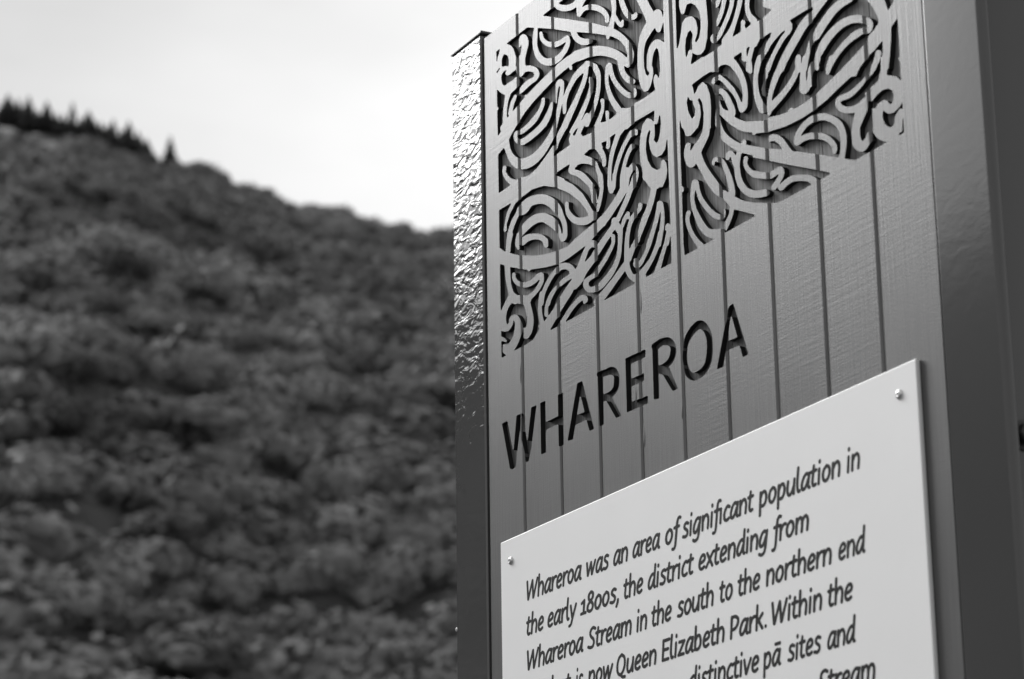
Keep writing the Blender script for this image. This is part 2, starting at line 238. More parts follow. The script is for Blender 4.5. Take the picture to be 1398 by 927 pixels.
# ---------------------------------------------------------------- the carved design
# Outlines of the routed design. T: origin of a drawing sheet; S: raised rib (x y width ...); P: raised area;
# V: cut area; R: cut groove (x y width ...). Sheet units are 1/9.964 of a photograph pixel.
DESIGN = """
T 670 0
S 125 900 45 130 790 50 160 700 80 215 670 140 270 720 110 290 800 92 290 930 92
S 385 640 25 400 560 50 445 505 80 465 560 95 450 700 75 430 800 75 430 930 85
S 615 370 45 605 480 62 600 600 60 620 700 70 660 780 85 740 840 95 830 838 100 900 805 85 970 740 70 1030 640 65 1055 550 50 1040 510 50
S 1040 510 60 960 570 65 900 600 72 830 608 75 760 590 65 700 530 55 682 450 45
P 480 372 700 215 860 235 1110 270 1395 320 1395 440 1180 430 1080 430 860 395 640 378
S 1120 420 75 1160 510 80 1225 560 90 1300 570 85 1350 555 60
S 885 -60 60 880 40 55 920 90 80 1000 112 85 1090 95 80 1160 45 70 1200 -30 60
S 1290 -60 70 1240 20 70 1200 110 65 1200 200 60
T 790 0
S 5 195 60 60 130 55 120 100 70 240 105 80 330 150 75 385 230 60 385 290 50
S 0 360 150 170 380 140 370 420 115 480 450 105 590 520 90 670 620 90 705 730 90 700 830 80
S 400 480 50 395 515 40
S 465 -30 75 480 100 60 475 200 55 455 290 60 440 370 70
S 495 220 40 540 310 55 580 345 55 600 280 30
S 570 -30 65 615 110 75 665 200 75 720 235 75 765 220 60 778 190 45
S 840 -40 130 900 80 130 960 200 140 1000 300 150
S 1075 180 110 1085 270 125 1085 350 100 1085 410 60
S 990 320 140 912 450 120 862 580 92 845 700 85 843 930 85
S 840 505 34 870 520 60
S -20 760 150 130 710 140 250 690 135 380 700 130 500 740 125 590 800 110 650 860 90 670 890 60
S 960 940 60 970 760 80 1010 640 90 1070 590 110 1130 640 120 1150 760 110 1165 930 110
T 0 0
P 9051 -150 9063 400 9077 780 9092 1200 9107 1700 9122 2200 9137 2530 9147 2800 9162 3330 9167 3600 9346 3500 9330 3330 9318 2900 9306 2530 9290 2100 9275 1600 9250 1000 9235 600 9220 0 9217 -150
T 670 80
S 1220 -60 125 1080 20 125 960 115 125 850 215 120 760 305 122 640 430 125 520 560 128 400 705 135 300 830 140 200 950 140
S 1085 110 45 1090 140 35
S 480 510 40
S 250 400 100 215 560 55 195 700 50 192 930 55
S 300 -20 85 295 70 85 270 150 80 230 200 60
S 215 125 50 170 140 60 120 210 60 105 300 80 130 390 95 200 430 120 280 380 130 340 320 90 350 280 60
S 120 -20 50 110 60 50 70 140 60
S 80 680 50
S 400 0 85 400 200 90 440 150 80 540 135 80 610 165 75 625 220 70 600 275 60 540 310 72 470 370 75 410 440 55 390 470 35
S 335 510 40 300 590 50 275 680 50 262 750 50
S 885 600 25 893 430 38 915 340 60 950 315 75 970 380 55 960 480 55 935 640 55 905 800 50 890 900 30
S 1310 80 70 1250 140 90 1160 230 75 1090 350 60 1035 470 55 1005 600 50 1003 700 50 1000 740 35
S 1300 90 60 1290 220 55 1250 360 60 1200 480 60 1130 640 75 1060 790 80 1000 930 80
S 1360 270 40 1365 380 45 1330 520 45 1280 660 50 1220 790 55 1150 930 60
S 1345 320 30
S 715 550 45 700 640 50 640 760 55 560 860 60 480 950 60
S 835 600 30 820 660 50 780 780 70 720 900 75
T 670 160
S 400 -80 125 320 40 130 230 180 140 150 320 150 60 440 150
S 192 0 60 200 100 60
S 640 -40 60 600 30 65 490 140 65 400 205 60 370 210 50
S 790 -40 75 740 60 80 670 150 80 570 240 80 480 310 80 410 340 80 360 320 60 335 270 50 345 215 45 365 195 30
S 200 330 100 235 450 75 290 560 100 370 628 140 470 628 150 570 580 135 670 490 115 750 380 100 820 260 85 870 130 60 890 60 40
S 1075 -30 75 1010 110 75 950 220 75 905 330 55 885 430 35
S 1230 -30 60 1170 80 60 1100 200 60
P 340 850 430 825 520 790 620 705 740 545 850 380 875 400 850 535 905 500 1080 375 1060 300 1095 200 1130 262 1200 180 1250 262 1395 200 1395 430 1340 440 1262 512 1395 560 1395 640 1340 640 1240 625 1180 650 1140 700 1100 790 1070 740 1070 690 1095 620 905 745 860 790 910 800 1000 835 1000 890 340 900
S 1310 -30 55 1240 110 60 1190 220 60
S 188 680 50 180 740 45 210 810 60 270 870 75 340 900 100 420 920 120
S 1110 650 70 1095 740 70 1160 755 80 1230 790 90 1300 855 85 1370 930 70
T 670 240
P 280 120 340 60 400 20 900 0 1000 60 1120 120 1250 240 1330 370 1400 500 1340 560 1290 450 1200 340 1060 230 910 170 880 155 720 135 560 185 410 300 330 380 260 520 215 660 218 740 190 775 175 740 190 640 220 500 288 360 105 470 95 460 95 240 105 243
S 375 500 50 320 600 60 275 720 60 250 850 65 240 940 65
S 375 500 55 420 470 130 520 360 125 640 318 130 730 320 130 830 370 130 900 450 120 960 550 75 1000 650 65 1010 760 60 1000 830 70 975 870 60
S 385 830 40 430 750 90 530 640 110 640 575 120 730 570 125 830 630 130 900 710 90 940 800 50 965 860 45
S 395 790 40 370 870 45 360 940 45
S 425 905 90 500 845 90 600 825 80 690 840 80 740 890 70 750 950 60
S 1035 375 50 1035 440 50 1070 530 75 1140 600 90 1220 620 105 1300 610 105 1370 560 90 1395 520 70
S 1240 -10 60 1310 60 65 1365 160 50 1385 250 45 1400 340 50
T 670 320
S 270 0 65 245 120 60 235 220 65
S 375 0 40 360 80 50 360 150 50 375 190 40
S 750 80 60 755 140 50 750 165 40
P 100 170 190 235 380 285 600 290 740 268 900 225 1040 165 1120 115 1140 50 1165 60 1175 75 1250 10 1340 -70 1395 -120 1450 -160 1500 -100 1395 50 1290 150 1180 235 1080 310 1000 360 910 405 760 445 600 470 545 478 520 515 495 480 380 465 260 440 100 395 60 300
S 1380 130 60 1320 190 50 1270 310 55 1235 400 60 1200 500 110 1160 620 110 1080 730 100 1000 850 100 920 980 100
S 1400 320 95 1330 400 100 1260 480 100 1200 560 110
S 225 420 75 232 560 70 250 700 65 290 830 75 330 900 100
S 315 540 45 315 590 50 350 650 60 420 685 70 500 680 75 590 630 70 660 560 70 690 545 60
S 690 550 60 695 620 55 650 720 60 590 800 60 520 860 75 460 900 90
S 390 845 40
S 880 500 50 820 580 55 760 690 55 715 800 50 690 940 55
S 880 510 60 940 450 80 1030 430 90 1095 470 90 1110 530 70 1070 580 60 1010 620 65 940 680 60
S 900 710 40 850 780 50 800 880 50 780 950 50
T 670 400
S 290 40 100 350 80 100 430 90 130 500 90 100
S 480 100 100 510 210 90 535 330 90 535 430 90 510 520 100 480 580 90
S 452 485 30 475 570 60
S 290 60 110 220 160 75 180 260 75 165 370 85 185 470 110 220 480 80 260 440 60 280 400 50
S 275 420 50 285 350 60 330 325 70 370 400 85 370 520 100 340 630 100 290 720 110 230 790 110
S 100 640 80 160 625 50 200 650 40
P 165 700 250 690 330 700 300 790 230 830 210 845 165 810
P 300 800 445 722 575 640 620 560 665 490 700 480 730 410 810 510 940 440 1100 900 300 900
P 575 640 665 490 640 440 720 400 880 180 940 90 940 300 880 370 800 512 700 580
S 690 0 50 670 140 50 670 260 55 690 380 60 715 460 60
S 830 0 45 780 110 45 755 220 45 755 300 50
S 1070 -30 100 990 90 100 920 210 95 850 310 100 770 420 90 720 480 80
S 1275 130 40 1275 80 50 1230 70 60 1170 120 60 1080 230 60 1010 340 60 970 400 60
T 790 80
S 565 -10 90 575 100 75 610 210 75 680 290 85 730 310 80
S 215 110 85 260 200 70 272 300 55 265 420 55 240 560 55 205 680 50 170 760 50 110 900 60
S 110 60 60 160 70 60 205 95 60
S 160 270 45 170 360 50 140 500 50 80 650 55 20 780 55
S 420 85 60 400 110 60 382 220 50 385 340 50 410 450 60 460 570 75 530 680 90
S 425 90 60 440 180 60 475 280 60 540 380 65 620 460 70 690 500 75 745 495 75 765 450 50 762 420 40
S 322 570 55 328 640 40 315 730 45 275 840 55 235 940 60
S 388 730 50 390 790 45 390 860 40 370 900 60
P 240 960 300 900 365 860 415 835 505 762 540 680 600 672 690 672 755 612 900 530 1040 430 1050 300 1060 260 1090 275 1110 150 1100 0 1250 -20 1290 927 1235 920 1225 895 1215 927 1125 927 1110 770 1095 770 1060 860 1035 880 1030 700 900 780 760 860 660 960
P 1045 205 1020 260 1018 320 1035 400 1060 420 1090 300 1075 240
P 800 -20 805 150 820 290 845 390 890 452 940 440 975 380 1000 290 1015 200 1010 120 985 80 1000 -20 930 -20 925 120 950 175 965 200 940 240 915 215 890 120 885 -20
T 790 160
P 190 100 240 100 660 120 720 60 650 120 590 220 540 230 520 205 430 270 380 320 305 350 330 420 260 450 200 430 190 430
P 240 90 700 -20 720 60 650 120 590 220 540 230 300 200
S 240 330 90 270 420 80 320 500 75 345 580 60 345 650 50
S 400 290 50 405 350 50 395 410 50
S 590 150 80 540 230 65 490 370 60 450 510 55 425 680 50 415 930 48
S 680 270 50 610 400 50 555 540 50 510 690 48 485 830 45 480 940 45
S 680 270 50 730 210 75 775 190 60 780 225 45
S 730 390 60 690 450 50 640 580 50 610 700 50 600 800 70 600 940 80
S 740 660 70 690 740 75 640 840 90 615 940 80
S 735 660 60 780 700 50 785 790 60 760 880 60 720 960 60
S -60 590 90 60 585 90 150 600 80 225 640 70
S 225 620 50 245 680 55 285 780 60 305 930 65
P 1035 250 1020 310 1055 352 1085 320 1110 200 1125 0 1125 -50 1240 -50 1235 100 1225 100 1200 280 1175 440 1130 510 1060 545 1010 520 975 440 955 330 965 250 980 190 965 170 940 210 920 300 912 450 940 590 990 680 1060 718 1115 700 1120 600 1155 570 1190 620 1205 720 1190 830 1150 927 1145 950 960 950 900 860 880 860 865 720 835 560 828 420 840 250 870 100 930 12 990 30 1030 80
S 1065 -60 60 1055 20 60 1050 70 50
T 790 240
S 40 10 70 110 80 55 165 150 35 200 230 70 215 340 80
S 200 560 90 215 520 70
S -60 960 130 80 830 130 200 735 130 290 650 125 380 550 110 470 420 100 560 280 100 620 150 100 640 0 110 650 -60 110
S 345 660 45
S 770 -20 60 735 100 65 690 230 65 640 360 65 580 490 65 530 600 60
S 418 -20 48 420 80 50 435 170 70 443 215 60
S 485 -20 48 482 80 50 460 170 70
S 297 -10 62 312 160 50 285 350 48 255 470 42
P 865 20 905 60 985 150 1070 180 1150 110 1190 30 1195 -10 870 -10
S 1020 150 80 1020 170 80 965 415 75 900 580 80 865 680 75 820 830 45 812 900 25
S 830 800 50 790 880 50 740 960 60
S 838 395 60 830 450 50 790 490 60 740 560 60 700 650 55 670 780 52 655 940 55
S 670 510 50 675 570 40
S 665 515 45 620 600 50 595 680 45
S 490 600 70 490 680 90
P 450 590 480 570 510 590 540 620 575 690 600 660 600 750 590 940 545 940 540 800 495 730 430 800 350 940 270 940 330 850 440 690
S 1105 380 80 1085 450 60 1065 560 55 1030 690 55 985 830 55 945 940 55
S 1110 380 80 1140 480 50 1140 620 55 1120 780 55 1090 940 60
S 1210 680 55 1195 730 40
S 1215 670 50 1225 760 45 1205 930 45
S 1260 270 50 1250 290 40
S 470 840 50 470 900 45
T 790 320
S 468 20 50 470 110 45 430 210 50 360 340 55 290 450 55 220 550 60 150 595 60 105 640 70 100 700 75 140 750 80 200 750 80 270 720 85 350 640 80 430 540 75 500 420 65 545 280 60 560 120 55 565 -20 60
S 210 150 60 205 110 60 150 140 60 90 230 55 45 340 55 20 420 60
S 250 230 90 225 270 80 150 390 90 60 500 110 0 620 110 -60 700 100
S 250 230 90 320 120 85 390 20 80 440 -60 70 490 -130 70
S 0 900 60 40 860 70 90 860 60 100 900 50
S 640 400 70 590 480 80 500 610 80 410 730 90 330 830 100 250 920 100
S 668 -20 55 655 120 60 655 260 70 655 380 70 670 480 75 715 570 80 780 610 90
P 740 200 690 380 640 400 640 200 700 200 790 10 820 60
S 800 580 90 870 560 90
S 790 60 50 750 160 60 710 250 70 680 340 70
S 780 350 60 775 420 60 800 430 60 840 390 60 890 300 50 945 180 50 985 60 50 1010 -30 50
S 1110 -20 60 1080 120 60 1035 240 60 980 360 60 920 450 75 860 530 90 800 590 120
S 1215 -20 50 1190 100 50 1150 240 50 1110 370 60 1075 480 70 1050 560 80
T 910 0
P 170 -60 170 80 190 170 215 200 240 185 262 100 275 60 330 40 395 75 440 150 465 250 465 380 445 510 405 580 385 560 400 510 418 450 420 370 395 270 350 222 310 222 250 250 212 310 195 450 170 600 148 665 95 665 95 950 300 950 330 885 345 800 350 710 375 735 425 750 475 735 520 670 552 520 560 300 545 100 530 -60
V 325 408 290 440 262 530 250 650 258 760 266 800 288 740 300 690 325 672 345 690 350 640 343 580 358 470
S 1005 -30 60 990 60 60 955 200 60 915 330 60 870 440 80 810 560 120
P 330 885 640 695 710 637 800 560 850 500 895 507 1012 430 1010 300 1030 265 1075 290 1060 350 1078 392 1150 330 1200 330 1260 270 1320 235 1395 180 1395 440 1330 500 1270 530 1215 640 1165 605 1090 655 1085 690 1030 700 905 780 920 850 990 980 340 980
V 700 930 740 890 800 878 860 895 890 930
S 1055 690 60 1055 760 65 1055 810 60
S 1170 620 60 1135 750 60 1115 850 60 1110 950 60
S 1100 -20 60 1095 100 60 1120 200 70 1180 280 100
S 720 -40 60 700 30 50 680 85 40
S 790 -30 60 770 80 55 740 190 55 700 290 50 680 340 40
S 895 -30 60 880 80 55 840 210 55 780 350 55 720 480 55 690 530 40 640 560 60 620 520 50 640 480 45
S 630 -40 60 640 40 45
T 910 80
S 860 30 120 920 90 110 990 190 90 1040 310 80 1065 440 75 1065 560 80 1040 660 100 1020 700 70
S 1010 660 80 985 580 65 930 470 70 860 380 75 790 300 75 720 255 70 650 285 50 635 325 50
S 1115 0 60 1130 100 65 1140 180 50
S 745 440 70 800 500 80 850 600 85 890 720 95 880 760 100 820 760 110
S 750 720 90 830 790 110 920 860 120 1050 920 140 1200 930 150 1330 930 155
S 720 440 60 680 480 40
S 735 700 80 715 620 40 710 570 30
S 690 700 40 685 900 45
P 95 300 340 350 360 400 375 490 385 480 430 380 490 315 545 360 588 480 605 650 600 950 500 950 505 740 485 600 450 530 420 560 455 640 465 760 440 890 420 950 210 950 180 800 170 800 150 950 95 950
P 95 -20 920 -20 900 60 850 95 790 80 700 115 500 235 345 355 95 355
V 290 505 272 600 290 700 315 770 350 827 385 740 392 690 360 620 355 580 368 555 340 572 315 560
V 700 130 740 90 800 78 860 98 930 180 990 280 1025 400 1038 500 1030 600 1010 590 985 520 920 400 830 300 740 225 700 160
V 330 85 342 -25 495 -25 453 0
T 910 160
P 185 -20 220 130 265 262 330 250 400 170 440 60 460 -20
V 310 -40 320 -20 348 27 380 -20 388 -40
S 683 0 40 690 130 30
S 700 20 50 725 130 60 760 240 100 840 320 100 930 380 105 1020 420 115 1150 450 125 1330 490 140
S 1190 220 50
S 1055 330 60 1050 360 60
S 555 -20 95 545 100 90 530 220 100 480 330 110 420 430 130 380 530 150
S 295 380 70 280 450 80 300 540 120 330 620 130
S 420 520 120 460 620 110 520 730 110 600 850 120 680 960 120
S 635 640 35 635 610 40 660 575 50 720 580 75 770 620 60 810 710 70 855 830 70 870 940 70
S 830 560 50 835 510 60 870 485 60 905 530 70 930 600 80 960 700 75 970 800 80 1010 920 90
S 1000 430 80 975 540 60 960 640 70 965 780 70 1010 900 80 1060 980 80
S 1080 560 60 1070 620 55 1100 700 65 1160 760 75 1240 790 80 1330 790 90
T 910 240
S 210 170 50 215 200 40
S 70 280 50
S 385 90 80 360 180 60 350 300 55 370 430 60 420 560 80 480 680 100 560 770 110 660 790 130 730 780 120
S 395 90 80 425 190 55 460 300 65 530 410 70 610 500 75 690 555 80 750 560 70 785 510 40 785 460 30
S 300 500 60 285 560 55 290 640 55 330 760 60 400 880 70 460 950 90
S 560 20 110 620 110 110 700 210 110 790 280 80 850 330 90
P 775 185 850 235 860 150 925 150 930 285 1040 338 1180 365 1400 372 1400 480 1205 545 1190 525 1060 492 918 455 900 540 860 650 805 765 790 640 850 520 860 410 800 350 770 300
S 850 20 80 880 130 80 890 230 90
S 970 -20 75 995 90 80 1060 190 90 1150 240 105 1250 250 100 1340 230 100
T 1030 0
P 115 -40 115 90 240 130 125 235 130 490 250 428 215 480 240 530 425 402 400 470 440 490 480 460 510 400 515 330 478 275 790 85 815 245 900 120 1000 -10 1020 -40
S 330 440 60 260 510 70 200 590 70 160 680 50 150 700 50 90 780 50 50 880 60 30 980 60
S 440 450 60 380 530 60 310 650 55 250 770 55 200 900 55 185 950 50
S 800 180 80 740 250 110 660 350 110 580 490 105 490 650 105 400 820 100 350 940 100
S 597 790 75 590 850 80 600 950 70
S 750 600 40 730 700 55 700 820 65 680 940 70
S 840 490 100 900 380 110 980 260 110 1070 140 110 1170 50 110 1290 -20 100
S 750 600 50 790 540 70 840 490 100
S 850 800 60 810 870 60 790 940 55
S 850 930 55 850 800 60 890 700 90 960 570 105 1060 440 105 1180 330 105 1300 270 105 1400 255 105
S 1000 960 60 1040 870 65 1100 760 70 1190 640 75 1290 540 80 1400 460 90
T 1030 80
S 70 -20 60 35 80 60 20 200 60 15 350 65 30 480 75 70 610 100 110 690 110
S 230 20 55 190 100 55 165 200 40 160 260 25
S 165 230 40 135 300 30 120 400 35 130 490 45
S 420 -20 95 350 120 85 280 280 80 230 430 65 205 560 60 200 700 80 195 760 40
S 600 -20 70 595 90 60 550 230 70 470 370 75 380 490 80 290 590 90 215 680 80
S 690 -10 75 670 120 70 660 250 80 660 360 90 670 430 110 700 400 100
S 790 60 50 760 160 60 750 260 60 740 360 80
S 865 0 70 845 100 40
S 1050 -10 70 1010 80 55 1000 150 60 995 195 50
P -20 850 110 850 200 800 330 770 450 730 465 690 500 665 530 680 570 675 700 590 800 510 870 455 1000 330 1150 180 1300 20 1400 -80 1470 -100 1455 80 1415 140 1395 200 1380 240 1360 240 1310 245 1200 350 1100 440 1000 540 870 650 800 710 640 815 430 920 180 1000 -20 1020
T 1030 160
S 0 775 95 140 795 90 220 790 90 300 740 80 355 710 80 370 770 70 320 870 70 260 960 70
P -20 395 130 420 370 440 330 370 270 320 215 330 200 365 190 300 200 245 260 228 330 240 400 300 460 390 515 460 830 500 1150 553 1230 565 1400 590 1400 800 1100 800 1035 755 830 712 640 678 400 635 200 590 -20 545
V 200 385 230 330 290 335 340 370 378 440 200 425
S 360 960 80 430 890 80 520 835 85 620 825 85 730 830 90 820 880 110 860 960 110
P 905 860 1030 765 1100 780 1395 700 1395 927 905 927
S 575 350 75 575 290 70 620 190 80 690 100 80 780 30 90 870 0 95 960 -5 95 1060 30 95 1150 100 95 1200 220 90 1212 350 80 1200 480 75 1180 580 80
S 580 340 90 640 300 80 740 260 85 850 255 90 950 270 85 1040 330 80 1090 410 70 1085 470 60
T 1120 0
P 600 -40 700 80 760 190 800 300 720 420 655 490 650 600 660 755 740 680 845 545 850 700 830 850 820 940 925 940 945 750 960 540 960 370 1050 240 1080 235 1080 -40 1010 -10 920 150 870 -10 860 -40
S 1090 800 60
S 520 255 105 600 275 100 655 300 100 670 380 80 655 430 50
S 440 490 80 520 440 80 600 420 80 650 420 60
P 300 940 430 790 570 640 660 500 660 760 600 830 530 927 520 960
S 790 720 80 770 800 75 720 930 70
T 1120 80
P -20 440 100 330 250 180 430 -10 600 -30 560 80 520 140 500 200 485 240 430 240 400 260 250 400 100 550 -20 650
S 770 20 70 730 110 60 690 200 40 640 240 45 600 290 45 550 350 60 470 430 70 380 500 80 300 530 80 250 560 70 240 620 75 290 680 90 380 700 90 480 680 90 560 620 80 600 570 70
S 610 560 70 585 680 110 540 790 110 500 900 100
P 825 -20 820 150 790 300 680 400 675 540 705 578 770 490 850 425 930 405 975 430 997 500 990 590 1120 580 1130 560 1130 330 1100 305 1030 240 960 232 900 225 925 -20
P 705 1000 705 880 720 750 780 620 860 562 905 570 940 615 965 620 990 580 1050 560 1120 560 1115 570 1090 640 1000 735 930 752 880 725 860 695 845 740 845 830 870 900 900 1000
P 1160 680 1130 690 1060 750 1020 850 1010 1000 1110 1000 1118 790 1160 790
P 600 470 690 390 700 590 640 560
T 1120 150
S 540 20 120 500 150 110 480 280 110 490 400 120 520 480 140 560 510 120 620 450 100 660 380 80 665 335 70
P 705 -20 705 150 720 300 750 360 800 405 885 435 1035 380 1100 280 1108 100 1118 60 1110 -20 1085 -20 1040 40 1015 100 1010 180 985 225 950 240 910 225 870 180 845 100 840 -20
T 670 540
W 157 385 222 350 310 830 335 950 300 1000 268 995
W 355 275 430 242 395 440 345 850 335 960 295 1000 272 960 310 820
W 360 272 430 242 480 560 500 720 520 850 485 900 470 880 405 430
W 555 165 618 135 545 720 510 890 480 900 500 700
W 677 105 738 75 748 770 690 797
W 918 -8 977 -38 988 665 930 690
W 735 375 940 275 940 370 745 465
W 1180 -160 1240 -193 1115 592 1050 612
W 1185 -165 1240 -193 1401 451 1346 476
W 1165 275 1330 210 1340 300 1145 400
T 790 440
W 262 703 325 675 337 1385 285 1410
Q 290 710 80 380 680 80 460 660 100 510 710 70 517 800 65 505 890 65 450 970 70 340 1030 80
W 350 1037 430 987 575 1267 510 1297 385 1072
W 640 495 705 465 720 1190 660 1220
W 640 495 905 372 905 470 700 565
W 700 785 885 695 885 790 715 870
W 660 1222 700 1097 937 1002 937 1097
W 1005 320 1075 290 1092 1032 1027 1047
Q 1040 330 90 1130 270 90 1220 260 100 1280 320 70 1285 420 70 1250 520 70 1180 590 70 1090 640 80
W 1090 690 1230 620 1345 900 1280 930 1150 710
T 910 400
Q 245 800 62 265 680 60 300 590 75 370 490 90 460 430 110 530 480 90 575 580 75 588 700 72 585 830 75 560 960 75 510 1050 80 440 1110 95 360 1140 95 300 1100 80 265 1020 65 245 900 62 245 800 62
W 840 215 905 148 865 340 770 1000 690 1033
W 855 180 905 148 1110 830 1040 868
W 820 665 1040 575 1060 680 800 785
T 0 0
P 10460 2775 10600 2770 10750 2725 11000 2590 11210 2460 11210 2510 10400 3000
"""
GX0, GY0, GX1, GY1, GH = 655.0, -48.0, 1250.0, 652.0, 0.5
REGION = [(677.4, 70.3), (693, 58), (830, -48), (1219.5, -48), (1225.4, 24), (1230.4, 109), (1234.6, 181), (684.7, 488.9)]
def sd_poly(F, pts, mode, pad=3.0):
    pts = np.array(pts, float)
    x0 = max(int((pts[:, 0].min() - pad - GX0) / GH), 0); x1 = min(int((pts[:, 0].max() + pad - GX0) / GH) + 2, F.shape[1])
    y0 = max(int((pts[:, 1].min() - pad - GY0) / GH), 0); y1 = min(int((pts[:, 1].max() + pad - GY0) / GH) + 2, F.shape[0])
    if x1 <= x0 or y1 <= y0: return
    gx = (GX0 + np.arange(x0, x1) * GH)[None, :]; gy = (GY0 + np.arange(y0, y1) * GH)[:, None]
    D = np.full((y1 - y0, x1 - x0), 1e9); ins = np.zeros(D.shape, bool)
    n = len(pts)
    for i in range(n):
        ax, ay = pts[i]; bx, by = pts[(i + 1) % n]
        ex, ey = bx - ax, by - ay; L = ex * ex + ey * ey + 1e-12
        t = np.clip(((gx - ax) * ex + (gy - ay) * ey) / L, 0, 1)
        D = np.minimum(D, (gx - ax - t * ex) ** 2 + (gy - ay - t * ey) ** 2)
        c = ((ay > gy) != (by > gy))
        if ay != by:
            xi = ax + (gy - ay) / (by - ay) * ex
            ins ^= c & (gx < xi)
    D = np.sqrt(D); D = np.where(ins, -D, D)
    W = F[y0:y1, x0:x1]
    if mode == 'P': np.minimum(W, D, out=W)
    elif mode == 'V': np.maximum(W, -D, out=W)
    elif mode == 'W': np.maximum(W, 0.55 - D, out=W)   # lettering, opened by the cutter
def catmull(P, step=1.0):
    P = [np.array(p, float) for p in P]
    if len(P) == 1: return [P[0], P[0] + np.array([0.01, 0, 0])]
    Q = [2 * P[0] - P[1]] + P + [2 * P[-1] - P[-2]]
    out = []
    for i in range(1, len(Q) - 2):
        p0, p1, p2, p3 = Q[i - 1], Q[i], Q[i + 1], Q[i + 2]
        d = max(1e-6, float(np.hypot(*(p2 - p1)[:2])))
        a = max(1e-6, float(np.hypot(*(p1 - p0)[:2]))); c = max(1e-6, float(np.hypot(*(p3 - p2)[:2])))
        m1 = ((p1 - p0) / a + (p2 - p1) / d) * 0.5 * d; m2 = ((p2 - p1) / d + (p3 - p2) / c) * 0.5 * d
        n = max(2, int(d / step))
        for k in range(n):
            t = k / n; t2 = t * t; t3 = t2 * t
            out.append((2 * t3 - 3 * t2 + 1) * p1 + (t3 - 2 * t2 + t) * m1 + (-2 * t3 + 3 * t2) * p2 + (t3 - t2) * m2)
    out.append(P[-1])
    return out
def sd_stroke(F, P, mode, pad=3.0):
    Q = catmull(P, 1.6)
    for a, b in zip(Q[:-1], Q[1:]):
        r = max(a[2], b[2]) * 0.5 + pad
        x0 = max(int((min(a[0], b[0]) - r - GX0) / GH), 0); x1 = min(int((max(a[0], b[0]) + r - GX0) / GH) + 2, F.shape[1])
        y0 = max(int((min(a[1], b[1]) - r - GY0) / GH), 0); y1 = min(int((max(a[1], b[1]) + r - GY0) / GH) + 2, F.shape[0])
        if x1 <= x0 or y1 <= y0: continue
        gx = (GX0 + np.arange(x0, x1) * GH)[None, :]; gy = (GY0 + np.arange(y0, y1) * GH)[:, None]
        ex, ey = b[0] - a[0], b[1] - a[1]; L = ex * ex + ey * ey + 1e-12
        t = np.clip(((gx - a[0]) * ex + (gy - a[1]) * ey) / L, 0, 1)
        D = np.sqrt((gx - a[0] - t * ex) ** 2 + (gy - a[1] - t * ey) ** 2) - 0.5 * (a[2] + (b[2] - a[2]) * t)
        W = F[y0:y1, x0:x1]
        if mode == 'S': np.minimum(W, D, out=W)
        else: np.maximum(W, (0.5 if mode == 'Q' else 0.0) - D, out=W)
def build_field(text):
    F = np.full((int((GY1 - GY0) / GH) + 1, int((GX1 - GX0) / GH) + 1), -3.0)
    sd_poly(F, REGION, 'V')
    ox = oy = 0.0; K = 1 / 9.964
    for line in text.strip().split('\n'):
        q = line.split(); c = q[0]; v = [float(s) for s in q[1:]]
        if c == 'T': ox, oy = v; K = 1 / 9.964 if ox > 0 else 0.1
        elif c in 'PVW': sd_poly(F, [(ox + v[i] * K, oy + v[i + 1] * K) for i in range(0, len(v), 2)], c)
        else: sd_stroke(F, [(ox + v[i] * K, oy + v[i + 1] * K, v[i + 2] * K) for i in range(0, len(v), 3)], c)
    F = np.clip(F, -3, 3)
    for _ in range(4):
        G = np.pad(F, 1, mode='edge')
        F = (G[:-2, 1:-1] + 2 * G[1:-1, 1:-1] + G[2:, 1:-1]) / 4
        G = np.pad(F, 1, mode='edge')
        F = (G[1:-1, :-2] + 2 * G[1:-1, 1:-1] + G[1:-1, 2:]) / 4
    return F

# ---------------------------------------------------------------- contour tracing of a sampled field (marching squares), simplified loops
def contours(F, tol):
    """closed/open polylines of F == 0 in index coordinates (col, row)"""
    S = F < 0
    code = (S[:-1, :-1] * 1 + S[:-1, 1:] * 2 + S[1:, 1:] * 4 + S[1:, :-1] * 8).astype(int)
    rr, cc = np.nonzero((code > 0) & (code < 15))
    segs = {1: [(3, 0)], 2: [(0, 1)], 3: [(3, 1)], 4: [(1, 2)], 5: [(3, 0), (1, 2)], 6: [(0, 2)], 7: [(3, 2)],
            8: [(2, 3)], 9: [(2, 0)], 10: [(0, 1), (2, 3)], 11: [(2, 1)], 12: [(1, 3)], 13: [(1, 0)], 14: [(0, 3)]}
    pos = {}; adj = {}
    for r, c in zip(rr.tolist(), cc.tolist()):
        for e0, e1 in segs[code[r, c]]:
            ks = []
            for e in (e0, e1):
                if e == 0: k = (0, r, c); a, b = F[r, c], F[r, c + 1]
                elif e == 2: k = (0, r + 1, c); a, b = F[r + 1, c], F[r + 1, c + 1]
                elif e == 3: k = (1, r, c); a, b = F[r, c], F[r + 1, c]
                else: k = (1, r, c + 1); a, b = F[r, c + 1], F[r + 1, c + 1]
                if k not in pos:
                    t = a / (a - b)
                    pos[k] = (k[2] + t, k[1]) if k[0] == 0 else (k[2], k[1] + t)
                ks.append(k)
            adj.setdefault(ks[0], []).append(ks[1]); adj.setdefault(ks[1], []).append(ks[0])
    seen = set(); loops = []
    for s in sorted(adj, key=lambda k: len(adj[k])):
        if s in seen: continue
        chain = [s]; seen.add(s); cur = s
        while True:
            nx = [k for k in adj[cur] if k not in seen]
            if not nx: break
            cur = nx[0]; seen.add(cur); chain.append(cur)
        closed = len(chain) > 2 and s in adj[cur]
        P = [pos[k] for k in chain]
        if len(P) < 6: continue
        loops.append((simplify(P, tol, closed), closed))
    return loops
